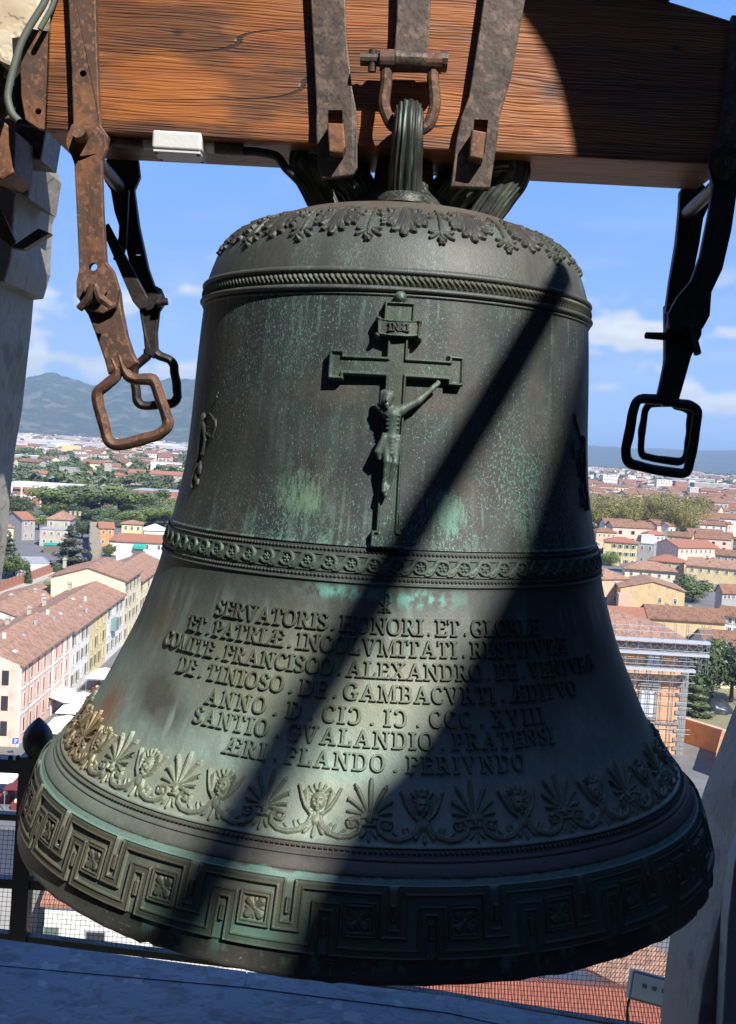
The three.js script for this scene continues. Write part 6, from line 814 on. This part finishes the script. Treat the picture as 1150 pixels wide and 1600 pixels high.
// plane avenue, right
for (let k = 0; k < 13; k++) { const x = 905 + k * 15.0 - (k % 2) * 3, y = 826 + (k % 3) * 4 + (k > 10 ? 10 : 0); tree('plane', 'olive brown plane tree in the dense avenue right of the bell', x, y, 30 + 4 * hsh(k, 3, 9), LM.olive, { wide: 0.92, group: 'plane trees in the avenue' }); }
tree('plane', 'last olive brown plane tree at the right end of the avenue', 1078, 836, 27, LM.olive, { wide: 1.05 });
for (const [kind, label, x, y, h, m, at, wide] of [
  ['round', 'full green tree in front of the long yellow house', 1108, 918, 15, LM.dark, 0, 1.25], ['round', 'low spreading green tree left of the full one before the yellow house', 1082, 940, 11.5, LM.green, 0, 1.7], ['round', 'lacy green tree in front of the ochre gable', 1012, 946, 11, LM.bright, 0, 1.25], ['round', 'second lacy tree left of the ochre gable wall', 992, 946, 7, LM.green, 0, 1.2], ['palm', 'small palm tree at the bell edge by the salmon house', 946, 942, 8, LM.green, 0, 1.2], ['round', 'bright bush by the yellow three storey house', 952, 884, 8, LM.bright, 0, 1.4], ['round', 'bright green tree close to the bell under the yellow house', 938, 878, 9, LM.green, 0, 1.3], ['fir', 'dark pointed tree beside the grey block', 1033, 876, 10, LM.dark, 0, 1.3],
  ['round', 'dark tall tree behind the garden, nearest the scaffolding', 1088, 1100, 15, LM.dark, 0, 0.9], ['round', 'tall dark green tree in the middle of the garden row', 1112, 1090, 16, LM.green, 0, 0.8], ['round', 'tall dark tree at the right end of the garden row', 1142, 1098, 16, LM.dark, 0, 1.0], ['fir', 'feathery green conifer against the palazzo corner', 1084, 1118, 9, LM.green, 0, 1.3], ['round', 'green bush at the corner of the scaffolding', 1090, 1040, 9, LM.green, 0, 1.0],
  ['round', 'dark dense tree partly behind the left jamb above the yellow house', 27, 812, 17, LM.dark, 0, 1.1], ['round', 'yellow green tree in front of the villa', 60, 828, 10, LM.bright, 0, 1.3], ['fir', 'big dark cedar behind the terraced roofs', 109, 893, 17, LM.fir, 0, 1.35], ['cypress', 'slender cypress in front of the town wall', 43, 941, 11, LM.dark, 0, 1.0], ['round', 'bright green bush right of the slender cypress', 64, 932, 6, LM.bright, 0, 1.6], ['round', 'green tree by the left jamb above the town wall', 10, 905, 10, LM.green, 0, 1.3], ['round', 'second green tree by the town wall near the left jamb', 22, 900, 8, LM.green, 0, 1.4], ['fir', 'dark fir beside the yellow house at left', 14, 872, 10, LM.dark, 0, 1.2], ['round', 'dark green bush below the cedar', 98, 905, 6, LM.green, 0, 1.3],
  ['pine', 'broad umbrella pine in front of the brick factory, leftmost of the big ones', 98, 810, 19, LM.bright, 0, 2.0], ['pine', 'broad umbrella pine in front of the brick factory, second of the big ones', 128, 812, 20, LM.green, 0, 1.8], ['pine', 'tallest umbrella pine in the middle of the left hand trees', 160, 811, 21, LM.bright, 0, 2.0], ['pine', 'umbrella pine next to the tall green round tree', 184, 812, 19, LM.green, 0, 1.5], ['round', 'tall round green tree right of the umbrella pines', 203, 802, 18, LM.green, 0, 0.9], ['round', 'big round green tree in front of the grey workshop', 240, 808, 20, LM.green, 0, 1.15], ['pine', 'bright low pine behind the small orange house', 205, 826, 10, LM.bright, 0, 1.6], ['pine', 'bright low pine between orange house and bell', 232, 824, 11, LM.bright, 0, 1.7], ['pine', 'bright low pine at the bell edge', 258, 824, 12, LM.bright, 0, 1.5], ['round', 'dark green shrubbery left of the orange house by the earth wall', 160, 830, 9, LM.green, 0, 1.5], ['round', 'dark hedge tree beside the earth wall', 128, 842, 10, LM.dark, 0, 1.2], ['round', 'green tree in the yard behind the low white house', 172, 870, 6, LM.green, 0, 1.2], ['round', 'rounded shrub under the umbrella pines', 110, 818, 8, LM.bright, 0, 1.6],
]) tree(kind, label, x, y, h, m, { at, wide });
// the thicket of pines and shrubs between factory and villa
{ const r = rng(55); for (let k = 0; k < 34; k++) { const x = 74 + 205 * r(), y = (k % 2 ? 796 : 806) + 16 * r(); tree(r() < 0.5 ? 'pine' : 'round', 'green tree in the thicket between brick factory and villa', x, y, 7 + 7 * r(), r() < 0.45 ? LM.green : r() < 0.5 ? LM.bright : LM.dark, { wide: 1.35, group: 'trees of the thicket before the factory' }); } }

{ // belts of trees that read as one mass, farther out
  const spots = []; const r = rng(77); const add = (x0, x1, y0, y1, n, h0, h1) => { for (let i = 0; i < n; i++) { const p = onGround(lerp(x0, x1, r()), lerp(y0, y1, r())); spots.push([p.x, p.z, lerp(h0, h1, r())]); } };
  add(-60, 320, 752, 772, 70, 9, 16); add(-60, 330, 726, 750, 110, 9, 17); add(-60, 330, 704, 722, 90, 10, 16); add(900, 1180, 748, 766, 60, 8, 14); add(900, 1180, 738, 746, 40, 10, 14);
  for (let i = 0; i < 900; i++) { const a = (r() < 0.5 ? lerp(-24, -7, r()) : lerp(8, 24, r())) * DEG, d = 2200 + 4200 * Math.sqrt(r()); spots.push([Math.sin(a) * d, -Math.cos(a) * d, 8 + 6 * r()]); }
  const g = crown(401, lobesRound(402, 4.6, 7, 1.5, 6), 170, 1.15), im = new THREE.InstancedMesh(g, leafM([0.05, 0.09, 0.014], [0.15, 0.20, 0.036]), spots.length), m4 = new THREE.Matrix4(), q = new THREE.Quaternion(); const cc = new THREE.Color();
  spots.forEach(([x, z, h], i) => { q.setFromAxisAngle(V(0, 1, 0), r() * 6); m4.compose(V(x, GROUND - 0.5, z), q, V(h / 9 * 1.25, h / 9, h / 9 * 1.25)); im.setMatrixAt(i, m4); const k = 0.7 + 0.6 * r(); im.setColorAt(i, cc.setRGB(k, k * (0.95 + 0.1 * r()), k * 0.9)); });
  im.name = 'far_trees'; im.castShadow = im.receiveShadow = true; im.userData.kind = 'stuff'; im.userData.label = 'belts of green trees between the far roofs'; scene.add(im);
}
// ------------------------------------------------------------------ far town: single houses first, then roofs that read as one mass
{
  const r = rng(91); const protos = [[M.white, M.tileFar], [M.cream, M.tileFar], [M.salmon, M.tileFar], [M.yellow, M.tileFar], [M.grey, M.tileFar], [M.pink, M.tileFar]]; const kinds = ['white', 'cream', 'salmon', 'yellow', 'grey', 'pink'];
  const mk = (i) => { const g = new THREE.Group(); const w = 13, d = 9, h = 8; mesh('wall', once('fw', () => boxUV(prism([[-d / 2, 0], [d / 2, 0], [d / 2, h], [0, h + 2], [-d / 2, h]], w).translate(0, 0, -w / 2).rotateY(Math.PI / 2), 6)), protos[i][0], g); mesh('roof', once('fr', () => boxUV(prism([[-d / 2 - 0.5, h - 0.2], [0, h + 2], [d / 2 + 0.5, h - 0.2], [d / 2 + 0.5, h + 0.1], [0, h + 2.3], [-d / 2 - 0.5, h + 0.1]], w + 0.8).translate(0, 0, -w / 2 - 0.4).rotateY(Math.PI / 2), 8)), protos[i][1], g); mesh('window_row', once('fwin', () => join([-1, 0, 1].flatMap((c) => [box(1.1, 1.5, 0.1, c * 4, 2.6, d / 2 + 0.03), box(1.1, 1.5, 0.1, c * 4, 5.8, d / 2 + 0.03)]))), M.pane, g).userData.kind = 'stuff'; return g; };
  const P = protos.map((_, i) => mk(i)); let n = 0;
  const clear = (x, z) => !(x > 150 && x < 330 && z < -640 && z > -900 && false);
  const place = (side, d0, d1, count) => { for (let k = 0; k < count; k++) { const a = (side < 0 ? lerp(-21, -9, r()) : lerp(11, 21, r())) * DEG, d = Math.sqrt(lerp(d0 * d0, d1 * d1, r())), i = Math.floor(r() * 6), x = Math.sin(a) * d, z = -Math.cos(a) * d; const q = P[i].clone(); q.name = numbered('far_house'); q.position.set(x, GROUND, z); q.rotation.y = (r() - 0.5) * 1.6; const s = 0.8 + 0.6 * r(); q.scale.set(s * (1 + 0.7 * r()), s * (0.8 + 0.5 * r()), s); tag(q, `distant ${kinds[i]} house with tiled roof in the far town ${side < 0 ? 'left' : 'right'} of the bell`, 'house', `far ${kinds[i]} houses ${side < 0 ? 'left' : 'right'} of the bell`); scene.add(q); n++; } };
  place(1, 640, 1000, 46); place(1, 1000, 2000, 150); place(-1, 1150, 2300, 90);
  // landmarks among the far roofs
  for (const [x, y, wp, h, d, wall, label] of [[954, 743, 22, 24, 16, M.white, 'white apartment slab with dark joints on the skyline right of the bell'], [1040, 750, 26, 22, 16, M.white, 'white and blue apartment block below the dark stirrup'], [1066, 752, 20, 22, 16, M.brick, 'brick red apartment block right of the white one below the stirrup'], [1118, 756, 62, 16, 30, M.grey, 'long glassy office block near the right edge'], [1088, 762, 18, 16, 14, M.white, 'white and dark office block left of the long glassy one'], [995, 748, 30, 14, 18, M.salmon, 'long salmon block among the far roofs'], [935, 778, 20, 12, 14, M.white, 'white block at the bell edge above the olive trees']]) houseAt('apartment_block', label, x, y, wp, h, { roof: 'flat', wall, d, cols: 6, floors: 5, ww: 1.6, wh: 1.5, cat: 'block', rm: M.white });
  for (const [x, y, wp, h, d, wall, label] of [[60, 700, 40, 12, 30, M.white, 'long white industrial shed at far left beyond the trees'], [110, 696, 26, 18, 16, M.yellow, 'yellowish block standing above the far white sheds'], [130, 704, 60, 10, 40, M.white, 'widest white shed among the far trees'], [200, 705, 60, 10, 40, M.grey, 'grey shed beyond the slim tower'], [262, 708, 50, 11, 40, M.white, 'white shed at the bell edge beyond the barracks'], [40, 712, 46, 10, 30, M.grey, 'grey shed next to the left jamb']]) houseAt('shed', label, x, y, wp, h, { roof: 'flat', wall, d, cols: 8, floors: 1, y0: 5, cat: 'shed', rm: M.white });
  const L = [], tint = []; const put = (x, z, w, d, h, wallC, roofC, ry) => { const b = box(w, h, d, 0, h / 2, 0), f = prism([[-d / 2 - 0.4, h], [0, h + 2], [d / 2 + 0.4, h]], w + 0.6).translate(0, 0, -w / 2 - 0.3).rotateY(Math.PI / 2); for (const [g, c] of [[b, wallC], [f, roofC]]) { const q = g.index ? g.toNonIndexed() : g; q.rotateY(ry); q.translate(x, GROUND, z); const cl = new Float32Array(q.attributes.position.count * 3); for (let i = 0; i < cl.length; i += 3) { cl[i] = c[0]; cl[i + 1] = c[1]; cl[i + 2] = c[2]; } q.setAttribute('color', new THREE.BufferAttribute(cl, 3)); L.push(q); } };
  const wc = [[0.78, 0.74, 0.66], [0.7, 0.6, 0.42], [0.66, 0.42, 0.3], [0.8, 0.79, 0.77], [0.5, 0.47, 0.43]], rc = [[0.25, 0.13, 0.09], [0.30, 0.17, 0.115], [0.21, 0.12, 0.085], [0.28, 0.27, 0.26]];
  for (let k = 0; k < 2600; k++) { const a = lerp(-24, 24, r()) * DEG, mid = Math.abs(a) < 8 * DEG, d = mid ? Math.sqrt(lerp(350 ** 2, 3000 ** 2, r())) : Math.sqrt(lerp(a < 0 ? 2000 ** 2 : 1500 ** 2, a < 0 ? 4300 ** 2 : 5200 ** 2, r())), big = r() < (a < 0 ? 0.09 : 0.035); put(Math.sin(a) * d, -Math.cos(a) * d, big ? 40 + 50 * r() : 11 + 12 * r(), big ? 24 : 9 + 5 * r(), big ? 9 + 9 * r() : 7 + 5 * r(), wc[Math.floor(r() * (big ? 4.9 : 4.99))], big ? [0.50, 0.49, 0.47] : rc[Math.floor(r() * 3.4)], (r() - 0.5) * 2); }
  for (let k = 0; k < 420; k++) { const a = lerp(-24, -6, r()) * DEG, d = 4400 + 1500 * r(); put(Math.sin(a) * d, -Math.cos(a) * d, 14, 10, 7 + 5 * r(), wc[Math.floor(r() * 4)], rc[Math.floor(r() * 2)], r() * 3); }
  const g = mergeGeometries(L), m = mesh('far_rooftops', g, std({ vertexColors: true, roughness: 0.9 })); m.userData.kind = 'stuff'; m.userData.label = 'mass of far roofs and pale walls reaching to the plain';
}
camera.far = 60000; camera.updateProjectionMatrix();
renderer.render(scene, camera);
